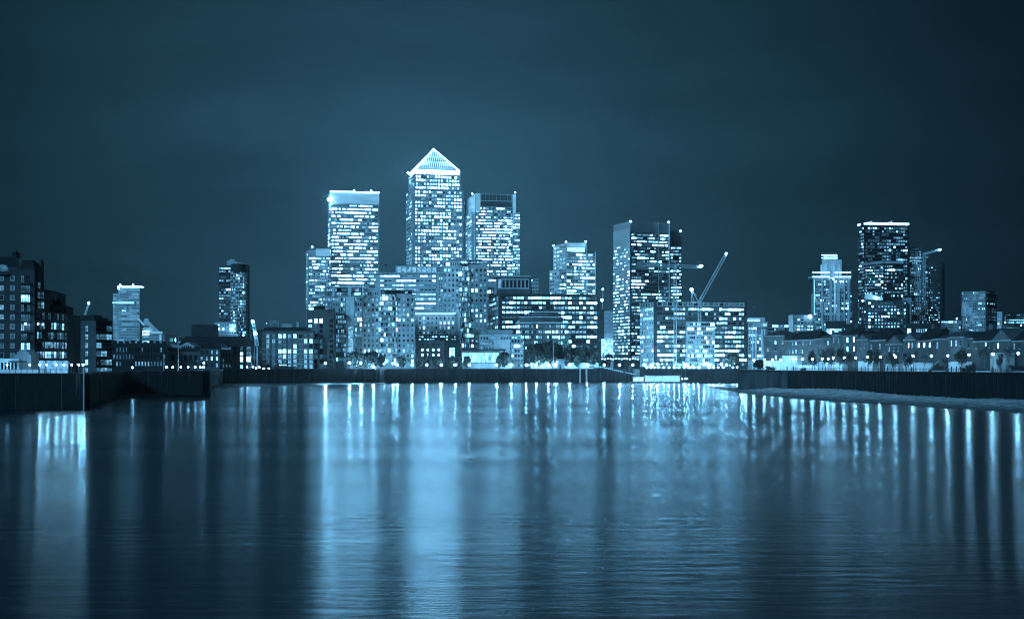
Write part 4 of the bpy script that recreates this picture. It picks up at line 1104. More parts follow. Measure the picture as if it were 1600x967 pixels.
b = B('rim_lit_tower', 'tallest tower on the right, dark with scattered lit flats and a blazing roof rim', 'tower', 1380, 1280)
D = 1280
r = b.rect(1350, 1420, D, 10, side=1341); b.mass(r, QZ, Z(351, D), VDARK)
m = b.mb(); m.wallbox(r[0], r[1], 2.5, (r[1] - r[0]).length, -6, .5, Z(350.5, D), Z(347.5, D)); m.wallbox(r[3], r[0], 0, 3, -1, .5, Z(351.5, D), Z(348, D)); m.build('roof_light', HOT, b.root)
m = b.mb()
for x in (1363, 1366, 1395, 1398): m.box(X(x, D), X(x + 1.6, D), D + 12, D + 14, Z(351, D), Z(343 + (x % 2), D))
m.build('roof_plant', STEEL, b.root)
b.fac(r[0], r[1], Z(515, D), Z(354, D), 33, 18, .74, .6, .17, (3, 3, 3, 1), rel=.5, mat=DBRICK, rowvar=.12, vpier=False, persist=.4)
b.fac(r[3], r[0], Z(515, D), Z(354, D), 33, 5, .74, .6, .42, (3, 4, 2, 1), rel=.5, mat=DBRICK, vpier=False)
b.done()
b = B('angled_balcony_tower', 'shorter tower with tilted lit balconies, standing in front of the rim-lit tower', 'tower', 1372, 1220)
D = 1220
r = b.rect(1350, 1381, D, 0, depth=24); b.mass(r, QZ, Z(413, D), DBRICK)
r2 = b.rect(1381, 1412, D + 2, 0, depth=22); b.mass(r2, QZ, Z(409, D), VDARK, 'dark_wing')
m = b.mb(); m.hexa([(X(1349, D), D - 1, Z(415, D)), (X(1381, D), D - 1, Z(411.5, D)), (X(1381, D), D + 10, Z(411.5, D)), (X(1349, D), D + 10, Z(415, D)), (X(1349, D), D - 1, Z(411, D)), (X(1381, D), D - 1, Z(407.5, D)), (X(1381, D), D + 10, Z(407.5, D)), (X(1349, D), D + 10, Z(411, D))]); m.build('tilted_parapet', MID, b.root)
m = b.mb(); m.box(X(1382, D), X(1412, D), D, D + 1.9, Z(412, D), Z(408, D)); m.build('parapet', MID, b.root)
b.fac(r[0], r[1], Z(465, D), Z(416, D), 11, 14, .55, .55, .55, (3, 4, 3, 1), rel=.3, mat=DBRICK, vpier=False)
b.fac(r2[0], r2[1], Z(465, D), Z(413, D), 9, 9, .7, .5, .35, (2, 3, 3, 1), rel=.3, mat=VDARK, vpier=False, rowvar=.4)
m = b.mb()
for i in range(9): z = Z(463 - i * 5.6, D); m.hexa([(X(1350, D), D - 1.8, z), (X(1380, D), D - 1.8, z + 1.6), (X(1380, D), D - .4, z + 1.6), (X(1350, D), D - .4, z), (X(1350, D), D - 1.8, z + .35), (X(1380, D), D - 1.8, z + 1.95), (X(1380, D), D - .4, z + 1.95), (X(1350, D), D - .4, z + .35)])
m.build('tilted_balcony', PALE, b.root); b.done()

b = B('prow_building', 'mid-rise block with a self-glowing wedge-like roof prow below the tallest right-hand tower', 'building', 1385, 1150)
D = 1150
r = b.rect(1354, 1418, D, 0, depth=20); b.mass(r, QZ, Z(470, D), BRICK)
r2 = b.rect(1342, 1353.5, D + 1, 0, depth=18); b.mass(r2, QZ, Z(466, D), DBRICK, 'side_wall')
b.fac(r[0], r[1], Z(513, D), Z(471, D), 8, 12, .55, .55, .35, (2, 3, 4, 2), rel=.3, mat=BRICK)
b.fac(r2[0], r2[1], Z(513, D), Z(467, D), 8, 3, .5, .55, .35, (2, 3, 4, 2), rel=0)
m = b.mb(); a0 = [(X(1352, D), D - 3, Z(467, D)), (X(1378, D), D - 3, Z(469, D)), (X(1378, D), D + 6, Z(469, D)), (X(1352, D), D + 6, Z(467, D)), (X(1356, D), D - 3, Z(459, D)), (X(1378, D), D - 3, Z(465.5, D)), (X(1378, D), D + 6, Z(465.5, D)), (X(1356, D), D + 6, Z(459, D))]
m.hexa(a0); m.build('roof_prow', PANEL, b.root); b.lamp(1370, 466, D - 4.5, 1.0, BEACON, 'flood_lamp')  # the prow's floodlit look comes from its own emission
b.box(1416, 1424, 465, 500, D + 4, 12, MID, 'end_wall'); b.done()

b = B('gridded_tower', 'slim tower with a pale concrete grid just right of the rim-lit tower', 'tower', 1430, 1300)
D = 1300
r = b.rect(1421, 1440, D, 0, depth=22); b.mass(r, QZ, Z(386, D), BRICK)
b.fac(r[0], r[1], Z(510, D), Z(396, D), 26, 6, .62, .68, .14, (3, 2, 1, 0), rel=.5, mat=MID, rowvar=.1)
b.fac(r[0], r[1], Z(396, D), Z(387, D), 2, 9, .6, .5, .3, (3, 2, 0, 0), rel=.2, mat=BRICK)
m = b.mb()
for x0, x1, yy in ((1421, 1440, 408), (1421, 1440, 403), (1423, 1430, 426)): m.box(X(x0, D), X(x1, D), D - .9, D - .6, Z(yy + 1, D), Z(yy - .6, D))
m.build('lit_floor', WIN[2], b.root)
r = b.rect(1440.5, 1451, D + 2, 0, depth=20); b.mass(r, QZ, Z(398, D), BRICK, 'core_wall'); b.fac(r[0], r[1], Z(510, D), Z(400, D), 24, 4, .55, .6, .4, (3, 3, 1, 0), rel=0); b.done()

b = B('round_tower', 'dark rounded unfinished tower beneath the small jib crane', 'tower', 1463, 1280)
D = 1280
cx = X(1463, D + 10); m = b.mb(); m.prism(rg8(cx, D + 10, X(1475, D + 10) - cx, 20), QZ, Z(409, D)); m.build('wall', DBRICK, b.root)
for k in range(26):
    m = b.mb(); z = Z(510, D) + k * (Z(412, D) - Z(510, D)) / 26; m.prism(rg8(cx, D + 10, X(1475.8, D + 10) - cx, 20), z, z + .7); m.build('floor_slab', BRICK, b.root)
rr_ = X(1475.2, D + 10) - cx
for k in range(24):
    for j in range(7):
        a = math.radians(-165 + j * 13); 
        if R.random() < (.45 if k < 12 else .15):
            p = V2((cx + rr_ * math.cos(a), D + 10 + rr_ * math.sin(a))); u = V2((-math.sin(a), math.cos(a)))
            b.w.append((2, Z(507, D) + k * 2.25, p.x, p.y, u.x, u.y, 1.5, 1.2, R.choice((1, 2, 2, 3))))
b.done()

b = B('low_glass_block', 'low glass block in the gap between the round tower and the stripe-windowed block', 'building', 1485, 1200)
D = 1200
r = b.rect(1470, 1502, D, 0, depth=18); b.mass(r, QZ, Z(500, D), BRICK); b.fac(r[0], r[1], Z(518, D), Z(501, D), 4, 10, .7, .5, .35, (3, 3, 3, 1), rel=.3, mat=MID); b.lamp(1495, 498, D - 1, .6, LAMPS, 'roof_lamp'); b.done()
b = B('chequered_block', 'chequered mid-rise block with a strip of tall white louvres on its side', 'apartment block', 1530, 1200)
D = 1200
r = b.rect(1502, 1541, D, -38, side=1557.5); b.mass(r, QZ, Z(454, D), BRICK)
b.fac(r[0], r[1], Z(518, D), Z(455, D), 15, 13, .55, .55, .38, (5, 3, 2, 0), rel=.4, mat=MID, skip=lambda rr, cc: cc < 6 and 6 <= rr <= 8)
b.fac(r[1], r[2], Z(518, D), Z(455, D), 15, 6, .55, .55, .12, (5, 3, 1, 0), rel=.4, mat=BRICK)
L = (r[1] - r[0]).length; m = b.mb()
for i in range(9): m.wallbox(r[0], r[1], L * (.03 + i * .05), L * (.05 + i * .05), .42, .8, Z(492, D), Z(479, D))
m.build('louvre', WHITE, b.root)
m = b.mb(); m.wallbox(r[0], r[1], L * .02, L * .47, .02, .2, Z(492, D), Z(479, D)); m.build('louvre_backing', WIN[1], b.root); b.done()
b = B('stair_tower', 'slim pale stair tower right of the chequered block', 'tower', 1562, 1180)
r = b.rect(1558, 1566, 1180, 0, depth=10); b.mass(r, QZ, Z(487, 1180), PALE); b.fac(r[0], r[1], Z(515, 1180), Z(489, 1180), 7, 2, .4, .5, .3, rel=0); b.done()
b = B('far_right_flats', 'dark flats with a few bright windows at the right edge behind the roofs', 'apartment block', 1590, 1170)
D = 1170
r = b.rect(1567, 1640, D, 0, depth=18); b.mass(r, QZ, Z(489, D), VDARK); b.fac(r[0], r[1], Z(518, D), Z(490, D), 7, 22, .5, .5, .2, (2, 2, 3, 4), rel=0); b.done()

# distant infill so no gap shows bare ground
def infill(label, x0, x1, yt, D, mat, rows, cols, lit, cat='building', name='distant_building'):
    b = B(name, label, cat, (x0 + x1) / 2, D); r = b.rect(x0, x1, D, 0, depth=20); b.mass(r, QZ, Z(yt, D), mat, par=.8)
    b.fac(r[0], r[1], QZ + 2, Z(yt + 1, D), rows, cols, .6, .5, lit, (3, 3, 3, 1), rel=.2, mat=mat); b.done()
infill('low far block with scattered lights between chequered tower and slim balconied tower', 256, 276, 524, 1350, BRICK, 4, 8, .5)
infill('low dark far block left of the slim balconied tower', 276, 300, 529, 1250, DBRICK, 4, 8, .2)
infill('far low building behind the leaning crane left of the brick warehouse', 383, 410, 543, 1000, DBRICK, 3, 7, .3)
infill('far low wing behind the rooftop frame of the warehouse flats', 440, 482, 512, 1200, BRICK, 5, 12, .3)
infill('dark block filling behind the stone-framed offices', 748, 772, 450, 1200, MID, 12, 6, .35)
infill('dim block filling between finned block and houses', 1195, 1240, 527, 950, BRICK, 4, 12, .3)
infill('low lit block at the foot of the light-ringed tower', 1290, 1322, 503, 1100, DBRICK, 2, 10, .7)
infill('dark low-rise between light-ringed tower and rim-lit tower', 1318, 1352, 508, 1120, DBRICK, 3, 10, .4)
infill('dark low block with faint lights right of the round tower', 1415, 1475, 507, 1100, DBRICK, 3, 16, .3)

# ---------------------------------------------------------------- RIGHT BANK HOUSES
def wallD(px):                                    # distance of the right river wall at a column
    for (a, Da), (c_, Dc) in zip(RW[:-1], RW[1:]):
        if a <= px <= c_ or c_ == 1900:
            pa, pc = V2((X(a, Da), Da)), V2((X(c_, Dc), Dc)); k = (px - 800) / FPX
            t = (k * pa.y - pa.x) / ((pc.x - pa.x) - k * (pc.y - pa.y)); return pa.y + (pc.y - pa.y) * t
def houseline(px, off=26): return wallD(px) + off
def house(label, x0, x1, eave, ridge, kind, wins, mat=BRICK, off=30, roofmat=SLATE, depth=11, proud=0, apexpx=None):
    D0, D1 = houseline(x0, off - proud), houseline(x1, off - proud); Dm = (D0 + D1) / 2
    b = B('terraced_house', label, 'house', (x0 + x1) / 2, Dm, 'brick houses along the right promenade')
    p, q = V2((X(x0, D0), D0)), V2((X(x1, D1), D1)); u = (q - p).normalized(); v = Vector((-u.y, u.x)) ; dd = depth + proud
    ring = [p, q, q + v * dd, p + v * dd]; ze = Z(eave, Dm); zr = Z(ridge, Dm)
    b.mass(ring, QZ, ze, mat)
    m = b.mb(); ov = .35
    P = [p - u * ov - v * ov, q + u * ov - v * ov, q + u * ov + v * (dd + ov), p - u * ov + v * (dd + ov)]
    L = (q - p).length
    if kind == 'hip':
        i = min(L * .45, dd * .5); a_, c_ = p + u * i + v * dd / 2, q - u * i + v * dd / 2
        m.poly([(*P[0], ze), (*P[1], ze), (*c_, zr), (*a_, zr)]); m.poly([(*P[2], ze), (*P[3], ze), (*a_, zr), (*c_, zr)]); m.poly([(*P[1], ze), (*P[2], ze), (*c_, zr)]); m.poly([(*P[3], ze), (*P[0], ze), (*a_, zr)])
    elif kind == 'ridge':
        a_, c_ = p + v * dd / 2, q + v * dd / 2
        m.poly([(*P[0], ze), (*P[1], ze), (*c_, zr), (*a_, zr)]); m.poly([(*P[2], ze), (*P[3], ze), (*a_, zr), (*c_, zr)]); m.poly([(*P[1], ze), (*P[2], ze), (*c_, zr)]); m.poly([(*P[3], ze), (*P[0], ze), (*a_, zr)])
    elif kind == 'gable':
        a_ = p + u * L / 2 - v * ov; c_ = p + u * L / 2 + v * dd
        m.poly([(*P[0], ze), (*a_, zr), (*c_, zr), (*P[3], ze)]); m.poly([(*P[1], ze), (*P[2], ze), (*c_, zr), (*a_, zr)])
        g2 = b.mb(); f0 = p + u * .05 - v * .02; f1 = q - u * .05 - v * .02; g2.poly([(*f0, ze), (*f1, ze), (*(p + u * L / 2 - v * .02), zr - .25)]); g2.build('gable_wall', HBRICK, b.root)
    elif kind == 'cone':
        a_ = p + u * L / 2 + v * dd * .35
        Q = P; m.poly([(*Q[0], ze), (*Q[1], ze), (*a_, zr)]); m.poly([(*Q[1], ze), (*Q[2], ze), (*a_, zr)]); m.poly([(*Q[2], ze), (*Q[3], ze), (*a_, zr)]); m.poly([(*Q[3], ze), (*Q[0], ze), (*a_, zr)])
    m.poly([(*P[3], ze), (*P[2], ze), (*P[1], ze), (*P[0], ze)])
    ro = m.build('roof', roofmat, b.root)
    if kind in ('hip', 'ridge') and L > 7:
        for fx in ((.8,) if R.random() < .4 else (R.uniform(.12, .3), R.uniform(.7, .88))):
            hh = R.uniform(.8, 1.7); cw_ = R.uniform(.35, .7)
            m = b.mb(); cpt = p + u * L * fx + v * dd * .5; m.box(cpt.x - cw_, cpt.x + cw_, cpt.y - .45, cpt.y + .45, ze, zr + hh)
            for kx in (-.5, .5): m.tube((cpt.x + kx * cw_, cpt.y, zr + hh), (cpt.x + kx * cw_, cpt.y, zr + hh + .45), .14, .11)
            m.build('chimney', HBRICK, ro)
    m = b.mb(); m.wallbox(p, q, 0, L, .01, .25, ze - .45, ze - .02); m.build('gutter', MID, b.root)
    for (wx, wy, w_, h_, lv) in wins:
        if lv == 1 and R.random() < .4: lv = 2
        t = (wx - x0) / (x1 - x0); b.win(p, q, t, Z(wy, Dm), w_, h_, lv)
        m = b.mb(); L_ = t * L; m.wallbox(p, q, L_ - w_ / 2 - .15, L_ + w_ / 2 + .15, .02, .22, Z(wy, Dm) - h_ / 2 - .22, Z(wy, Dm) - h_ / 2 - .02); m.build('window_sill', PALE, b.root)
    return b.done(bars=1)
H = house
H('broad brick house with a big plain gable end at the left end of the row', 1194, 1226, 524, 516, 'hip', [(1212, 535, 1.2, 1.5, 3), (1223, 535, 1.2, 1.5, 2), (1212, 546, 1.2, 1.2, 0), (1212.5, 558, 1.2, 1.8, 3), (1200, 546, 1.2, 1.5, 1)], HBRICK, 34, HTILE)
H('long house with a black hipped roof and two rows of white-framed windows', 1226, 1275, 531, 517, 'hip', [(1239 + i * 5.5, 536, 1.1, 1.5, (1, 3, 1, 2, 1, 2)[i]) for i in range(6)] + [(1234.5 + i * 5, 549, 1.0, 1.7, (2, 3, 3, 1, 3, 1)[i]) for i in range(5)], HBRICK, 30)
H('house with pale hipped roof between the long house and the turret', 1275, 1299, 528.5, 519, 'hip', [(1282, 536, 1.4, 1.8, 1), (1294, 536, 1.1, 1.6, 3), (1282, 549, 1.4, 1.6, 1)], HBRICK, 30, HTILE, proud=2)
H('narrow turret house with a steep pointed roof', 1299, 1313, 523, 513.5, 'cone', [(1303, 531, .9, 2.2, 1), (1310.5, 531, .9, 2.2, 2), (1303, 545, .9, 2, 1)], HBRICK, 30, HTILE, proud=3)
H('house with four warmly lit square windows beside the turret', 1313, 1340, 524, 512, 'hip', [(1324.5, 531, 1.3, 1.9, 4), (1334.5, 531, 1.3, 1.9, 5), (1324.5, 545.5, 1.3, 1.9, 4), (1334.5, 545.5, 1.3, 1.9, 4)], HBRICK, 30)
H('gabled bay house with dim tall windows left of the small white kiosk', 1340, 1356, 530, 521.5, 'gable', [(1345, 540, 1, 2, 1), (1351, 540, 1, 2, 1)], HBRICK, 30, HTILE, proud=3)
H('dark unlit house under a steep roof, fourth house from the turret', 1356, 1384, 531, 513, 'ridge', [(1362, 541, 1.2, 1.8, 1), (1375, 541, 1.2, 1.8, 1)], BRICK, 30)
H('wide gabled house fronted by leafy trees near the middle of the row', 1384, 1411, 537, 523, 'gable', [(1390, 545, 1, 1.4, 1), (1397, 545, 1, 1.4, 1), (1404, 545, 1, 1.4, 1)], BRICK, 30, HTILE, proud=1)
H('narrow gabled tower house with two lit slit windows', 1411.5, 1430, 530, 519.5, 'gable', [(1420, 539.5, .55, 1.7, 4), (1425.3, 539.5, .55, 1.7, 3)], BRICK, 30, HTILE, proud=3)
H('dark-roofed house with three brightly lit windows in a row', 1430, 1457, 531.5, 513, 'ridge', [(1435.7, 539, 1.1, 1.6, 4), (1444.5, 539, 1.1, 1.6, 4), (1453, 539, 1.1, 1.6, 4)], BRICK, 30)
H('unlit house with a low hipped roof left of the twin-slit bay', 1457, 1481.5, 529, 520.5, 'hip', [(1465, 539, 1.4, 2.2, 1)], BRICK, 30, HTILE, proud=1)
H('projecting bay house with a pointed roof and two tall slit windows', 1481.5, 1506.5, 526, 516, 'cone', [(1486.8, 536, .6, 1.9, 3), (1494, 536, .6, 1.9, 3), (1500.5, 536, .6, 1.9, 0)], HBRICK, 30, HTILE, proud=3)
H('narrow recessed house beside the projecting bay', 1506.5, 1520.5, 528, 518, 'ridge', [(1513, 540, .9, 1.6, 0)], BRICK, 30)
H('house with long black roof and one small lit window near the right edge', 1520.5, 1549, 532.5, 514, 'ridge', [(1526, 541, .9, 1.4, 1), (1540.5, 538, .5, 1.0, 4), (1546, 541, .5, 1.2, 1)], BRICK, 30)
H('large gabled house with one lit slit window near the right edge', 1549, 1580, 531, 513, 'gable', [(1560, 540, .55, 1.6, 4), (1573, 540, .9, 1.6, 0), (1554, 541, .6, 1.4, 1)], BRICK, 30, HTILE, proud=1)
H('last dark house cut off by the right edge', 1580, 1630, 531.5, 512, 'ridge', [(1585, 540, .9, 1.6, 1), (1594, 540, .9, 1.8, 0)], BRICK, 30)

def porch(label, x0, x1, yt, doors, off=21, name='garden_building', cat='garden building', mat=WHITE):
    D0, D1 = wallD(x0) + off, wallD(x1) + off; p, q = V2((X(x0, D0), D0)), V2((X(x1, D1), D1)); u = (q - p).normalized(); v = Vector((-u.y, u.x))
    b = B(name, label, cat, (x0 + x1) / 2, (D0 + D1) / 2); Dm = (D0 + D1) / 2
    b.mass([p, q, q + v * 3, p + v * 3], QZ, Z(yt, Dm), mat, par=.2)
    for dx in doors:
        t = (dx - x0) / (x1 - x0) * (q - p).length; m = b.mb(); m.wallbox(p, q, t - .5, t + .5, .01, .06, QZ + .1, QZ + 2.0)
        for k in range(5): a = math.pi * k / 5; a2 = math.pi * (k + 1) / 5; m.wallbox(p, q, t + min(math.cos(a), math.cos(a2)) * .5, t + max(math.cos(a), math.cos(a2)) * .5, .01, .06, QZ + 2.0, QZ + 2.0 + .5 * min(1, (math.sin(a) + math.sin(a2)) / 2 + .05))
        m.build('arched_door', DMETAL, b.root)
porch('low white garden wall at the left end of the promenade', 1193, 1222, 564, [], name='garden_wall', cat='wall')
porch('tall pale pier-like gatehouse under the long house', 1222, 1246, 556, [1230, 1240], name='gatehouse', cat='gatehouse', mat=PALE)
porch('long low pale garden wall behind the young street trees', 1247, 1272, 571, [], name='garden_wall', cat='wall')
porch('pale garden wall under the turret house', 1274, 1315, 566, [1290], name='garden_wall', cat='wall')
porch('small white kiosk with two dark arched doors behind the lamps', 1341, 1364, 565, [1346, 1352], name='white_kiosk', cat='kiosk')
porch('pale arcade wall half hidden by leafy trees', 1383, 1403, 569, [1387, 1397], name='arcade_wall', cat='wall')
porch('white arched porch under the narrow gabled tower house', 1411, 1430, 567, [1416, 1424])
porch('plain pale wall under the house with three lit windows', 1431, 1445, 568, [], name='garden_wall', cat='wall')
porch('white porch with three dark arched doorways under the projecting bay house', 1482, 1506, 566, [1487, 1494.5, 1501])
porch('tall pale doorway porch beneath the large gabled house', 1547, 1572, 552, [1551, 1564, ], mat=MID)

# outside stair
b = B('garden_stair', 'dark diagonal stair rising right beneath the unlit hipped house', 'stair', 1457, wallD(1457) + 20)
D = wallD(1457) + 20; m = b.mb()
for i in range(14): m.box(X(1449, D) + i * .3, X(1449, D) + (i + 1) * .3, D, D + 1.6, QZ, QZ + .25 * (i + 1))
m.build('steps', CONC, b.root); m = b.mb(); m.tube((X(1449, D), D - .05, QZ + 1), (X(1449, D) + 4.2, D - .05, QZ + 4.5), .06); m.build('handrail', LMETAL, b.root)

# ---------------------------------------------------------------- trees
def tree_meshes(seed, h, cr, ch, n, leaf, trunk_h, squash=1.0):
    rg = random.Random(seed); t = MB(); lf = MB()
    t.tube((0, 0, 0), (rg.uniform(-.1, .1), 0, trunk_h), .17 * h / 8, .11 * h / 8, 6)
    clumps = []
    for i in range(9):
        a = rg.uniform(0, 6.28); rr = rg.uniform(.25, .75) * cr; z = h - ch + rg.uniform(.2, .85) * ch
        e = Vector((math.cos(a) * rr, math.sin(a) * rr * squash, z)); t.tube((0, 0, trunk_h * rg.uniform(.75, 1)), e, .07 * h / 8, .02, 4); clumps.append((e, rg.uniform(.35, .6) * cr))
    clumps.append((Vector((0, 0, h - cr * .5)), cr * .55))
    for i in range(n):
        c_, r_ = clumps[i % len(clumps)]
        while True:
            d = Vector((rg.gauss(0, .5), rg.gauss(0, .5), rg.gauss(0, .45)))
            if d.length < 1.15: break
        p = c_ + d * r_
        a = Vector((rg.uniform(-1, 1), rg.uniform(-1, 1), rg.uniform(-1, 1))).normalized(); u = a.orthogonal().normalized(); w = a.cross(u); s_ = leaf * rg.uniform(.6, 1.3)
        lf.poly([p - u * s_, p + w * s_ * .6, p + u * s_, p - w * s_ * .6])
    return t.mesh('trunk', BARK), lf.mesh('crown', LEAF)
TM = {}
def tree(label, px, D, yt, crown_w, kind='round', seed=1, group=None, z0=QZ):
    key = (kind, seed)
    if key not in TM:
        TM[key] = {'round': lambda: tree_meshes(seed, 8, 3, 5.6, 1500, .26, 2.6), 'dense': lambda: tree_meshes(seed, 8, 3.2, 6.9, 4200, .5, 1.5), 'thin': lambda: tree_meshes(seed, 8, 3, 4.2, 420, .2, 3.4), 'low': lambda: tree_meshes(seed, 8, 4.4, 7.4, 1800, .4, .8)}[kind]()
    h = Z(yt, D) - z0; w = crown_w * D / FPX / 6.4
    r = empty({'low': 'shrub'}.get(kind, 'tree'), (X(px, D), D, z0), label, 'shrub' if kind == 'low' else 'tree', group, R.uniform(0, 6.28)); r.scale = (w, w, h / 8)
    for nm, me in zip(('trunk', 'crown'), TM[key]):
        o = bpy.data.objects.new(nm, me); o.parent = r; C.objects.link(o)
ORD = ['first', 'second', 'third', 'fourth', 'fifth', 'sixth', 'seventh', 'eighth', 'ninth', 'tenth', 'eleventh', 'twelfth', 'thirteenth', 'fourteenth', 'fifteenth', 'sixteenth', 'seventeenth', 'eighteenth', 'nineteenth', 'twentieth']
for i, (px, yt, w) in enumerate(((545, 552, 15), (554, 550, 15), (565, 552, 14), (575, 550, 16), (586, 550, 15), (595, 553, 12))):
    tree(f'{ORD[i]} tree from the left in the dark clump below the white-framed apartment tower', px, quayD(px, 14) - (i % 2) * 6, yt, w, 'dense', 1 + i % 3, 'trees in front of the white-framed tower')
for px, yt, w, lb in ((628, 557, 13, 'small round tree alone below the pale balconied apartment tower'), (657, 556, 13, 'left tree of the trio in front of the porthole building'), (671, 554, 15, 'tall middle tree of the trio in front of the porthole building'), (684, 557, 13, 'right tree of the trio in front of the porthole building'), (706, 556, 9, 'slim tree in front of the leaning black tower'), (729, 557, 12, 'loose tree at the left end of the glass pavilion'), (787, 550, 15, 'dark rounded tree at the right end of the glass pavilion'), (779, 556, 10, 'small tree hard against the right front of the glass pavilion'), (717, 559, 9, 'low tree between leaning black tower and glass pavilion')):
    tree(lb, px, quayD(px, 14), yt, w, 'dense', 4 if w > 12 else 2)
for i, (px, yt, w) in enumerate(((829, 540, 20), (841, 537, 20), (852, 534, 22), (863, 534, 22), (874, 539, 18), (884, 542, 16), (894, 543, 16), (904, 543, 16), (914, 543, 16), (924, 544, 16), (932, 546, 12))):
    tree(f'{ORD[i]} tree from the left in the clipped dark row below the long brown offices', px, 1074 - (i % 2) * 8, yt, w, 'dense', 1 + i % 4, 'clipped trees below the long brown offices', z0=QZ)
tree('dark rounded tree at the right end of the panelled offices', 1144, 1085, 553, 22, 'dense', 2)
tree('bushy tree right of the panelled offices, behind the concrete wharf corner', 1185, 900, 562, 18, 'dense', 3)
tree('low bush behind the ribbed metal block atrium', 950, 1180, 553, 14, 'dense', 1)
for px, yt, w, k, lb in ((1269, 546, 17, 'round', 'leafy street tree in front of the long black-roofed house'), (1279, 545, 15, 'thin', 'sparse street tree left of the turret house'), (1289, 546, 14, 'round', 'small leafy tree under the pale hipped roof'),
        (1299, 542, 16, 'round', 'tall leafy tree in front of the turret house'), (1312, 545, 19, 'round', 'broad tree under the first lit square windows'), (1325, 548, 18, 'round', 'low-crowned tree between the turret house and the kiosk'),
        (1333, 549, 14, 'thin', 'thin tree left of the small white kiosk'), (1357, 547, 18, 'round', 'round tree overhanging the small white kiosk'), (1372, 548, 17, 'round', 'leafy tree right of the small white kiosk'), (1383, 551, 15, 'thin', 'sparse tree at the left of the arcade wall'), (1395, 549, 17, 'round', 'leafy tree in front of the arcade wall'),
        (1419, 550, 17, 'round', 'tree with low spread crown in front of the narrow gabled tower house'), (1445, 551, 16, 'thin', 'thin pale-trunked tree below the three lit windows'), (1476, 556, 18, 'thin', 'sparse pale-branched tree left of the triple-arched porch'),
        (1502, 544, 22, 'round', 'tall loose tree beside the triple-arched porch'), (1538, 540, 27, 'thin', 'large spreading tree with forked pale trunk near the white car'), (1576, 541, 26, 'thin', 'large sparse tree right of the tall doorway porch'), (1563, 551, 12, 'round', 'slender leafy tree in front of the tall doorway porch')):
    tree(lb, px, wallD(px) + 12, yt, w, k, int(px) % 3 + 1, 'street trees on the right promenade')
for px, yt, w, lb in ((1203, 571, 13, 'low round bush at the left end of the right promenade'), (1256, 574, 8, 'small clipped bush before the long pale garden wall'), (1466, 571, 18, 'dark rounded shrub mass at the foot of the garden stair'), (1515, 569, 20, 'dark hedge-like shrub right of the triple-arched porch'), (1590, 570, 20, 'dark shrub at the right edge of the promenade')):
    tree(lb, px, wallD(px) + 14, yt, w, 'low', 1)

# ---------------------------------------------------------------- street lamps
LMESH = {}
def lamp_post(label, px, py, D, kind='globe', r=.32, group=None, two=False):
    z = Z(py, D); h = z - QZ; org = Vector((X(px, D), D, QZ))
    root = empty('street_lamp', org, label, 'street lamp', group)
    key = (kind, round(h, 1), r)
    if key not in LMESH:
        m = MB(); m.tube((0, 0, 0), (0, 0, .5), .16, .12); m.tube((0, 0, .5), (0, 0, h - r * .9), .08, .06); m.tube((0, 0, h - r * 1.05), (0, 0, h - r * .8), r * .5, r * .6)
        g2 = MB(); g2.ball((0, 0, h), r, k=6, rings=4)
        m2 = MB(); m2.tube((0, 0, h + r * .8), (0, 0, h + r * 1.2), r * .7, r * .1)
        LMESH[key] = (m.mesh('post', DMETAL), g2.mesh('globe', LAMP if kind == 'globe' else {'flood': FLOOD, 'tiny': TINY, 'mid': MIDL, 'flare': FLARE}.get(kind, LAMPS)), m2.mesh('cap', DMETAL))
    for nm, me in zip(('post', 'globe', 'cap'), LMESH[key]):
        o = bpy.data.objects.new(nm, me); o.parent = root; C.objects.link(o)
    return root
right = [(1195, 562, 'beside the left end garden wall'), (1207, 562, 'above the low bush by the garden wall'), (1220, 562, 'left of the pier-like gatehouse'), (1239, 561, 'in front of the pier-like gatehouse'), (1243.5, 561, 'hard right of the gatehouse lamp, almost touching it'), (1254, 561, 'over the small clipped bush'), (1269.5, 561, 'under the first leafy tree'), (1285, 560.5, 'under the pale hipped roof'), (1294, 561, 'left of the turret house'), (1302, 559, 'below the turret house'), (1319, 559, 'left of the four lit square windows'), (1337, 559, 'left of the small white kiosk'), (1355.5, 558, 'in front of the small white kiosk'), (1375.6, 558, 'in front of the dark unlit house'), (1399, 557, 'in front of the arcade wall'), (1427, 556.6, 'in front of the narrow gabled tower house'), (1455, 556, 'above the garden stair'), (1481, 555.6, 'left of the triple-arched porch'), (1514, 554, 'right of the triple-arched porch'), (1551.5, 553, 'by the tall doorway porch'), (1591, 552, 'rightmost, near the picture edge')]
for px, py, w in right:
    lamp_post('bright globe lamp on the right promenade, ' + w, px, py, wallD(px) + 3, 'globe', .36, 'globe lamps on the right promenade')
lamp_post('smaller lamp head just above and left of the arcade wall lamp', 1397, 554, wallD(1397) + 9, 'small', .3)
for i, px in enumerate((1159, 1165, 1178)): lamp_post(f'{ORD[i]} lamp of the cluster above the concrete wharf corner', px, 563, wallD(px) + 3, 'globe', .45, 'lamps above the concrete wharf corner')
far = [(620.6, 'below the pale balconied apartment tower'), (644, 'at the right foot of the pale balconied apartment tower'), (667, 'among the trio of trees by the porthole building'), (689.5, 'right of the trio of trees'), (711.6, 'before the leaning black tower'), (733, 'left of the glass pavilion steps'), (776, 'at the right end of the glass pavilion'), (799, 'right of the blank tilted cube'), (822.5, 'at the left end of the clipped trees'), (838, 'second under the clipped trees'), (857, 'third under the clipped trees'), (868, 'fourth under the clipped trees'), (890, 'fifth under the clipped trees'), (918, 'sixth under the clipped trees'), (944, 'below the ribbed metal block'), (968, 'below the glowing tower flank'), (989, 'above the pier piles'), (1006.6, 'just left of the floating pier roof'), (1018, 'above the left end of the floating pier')]
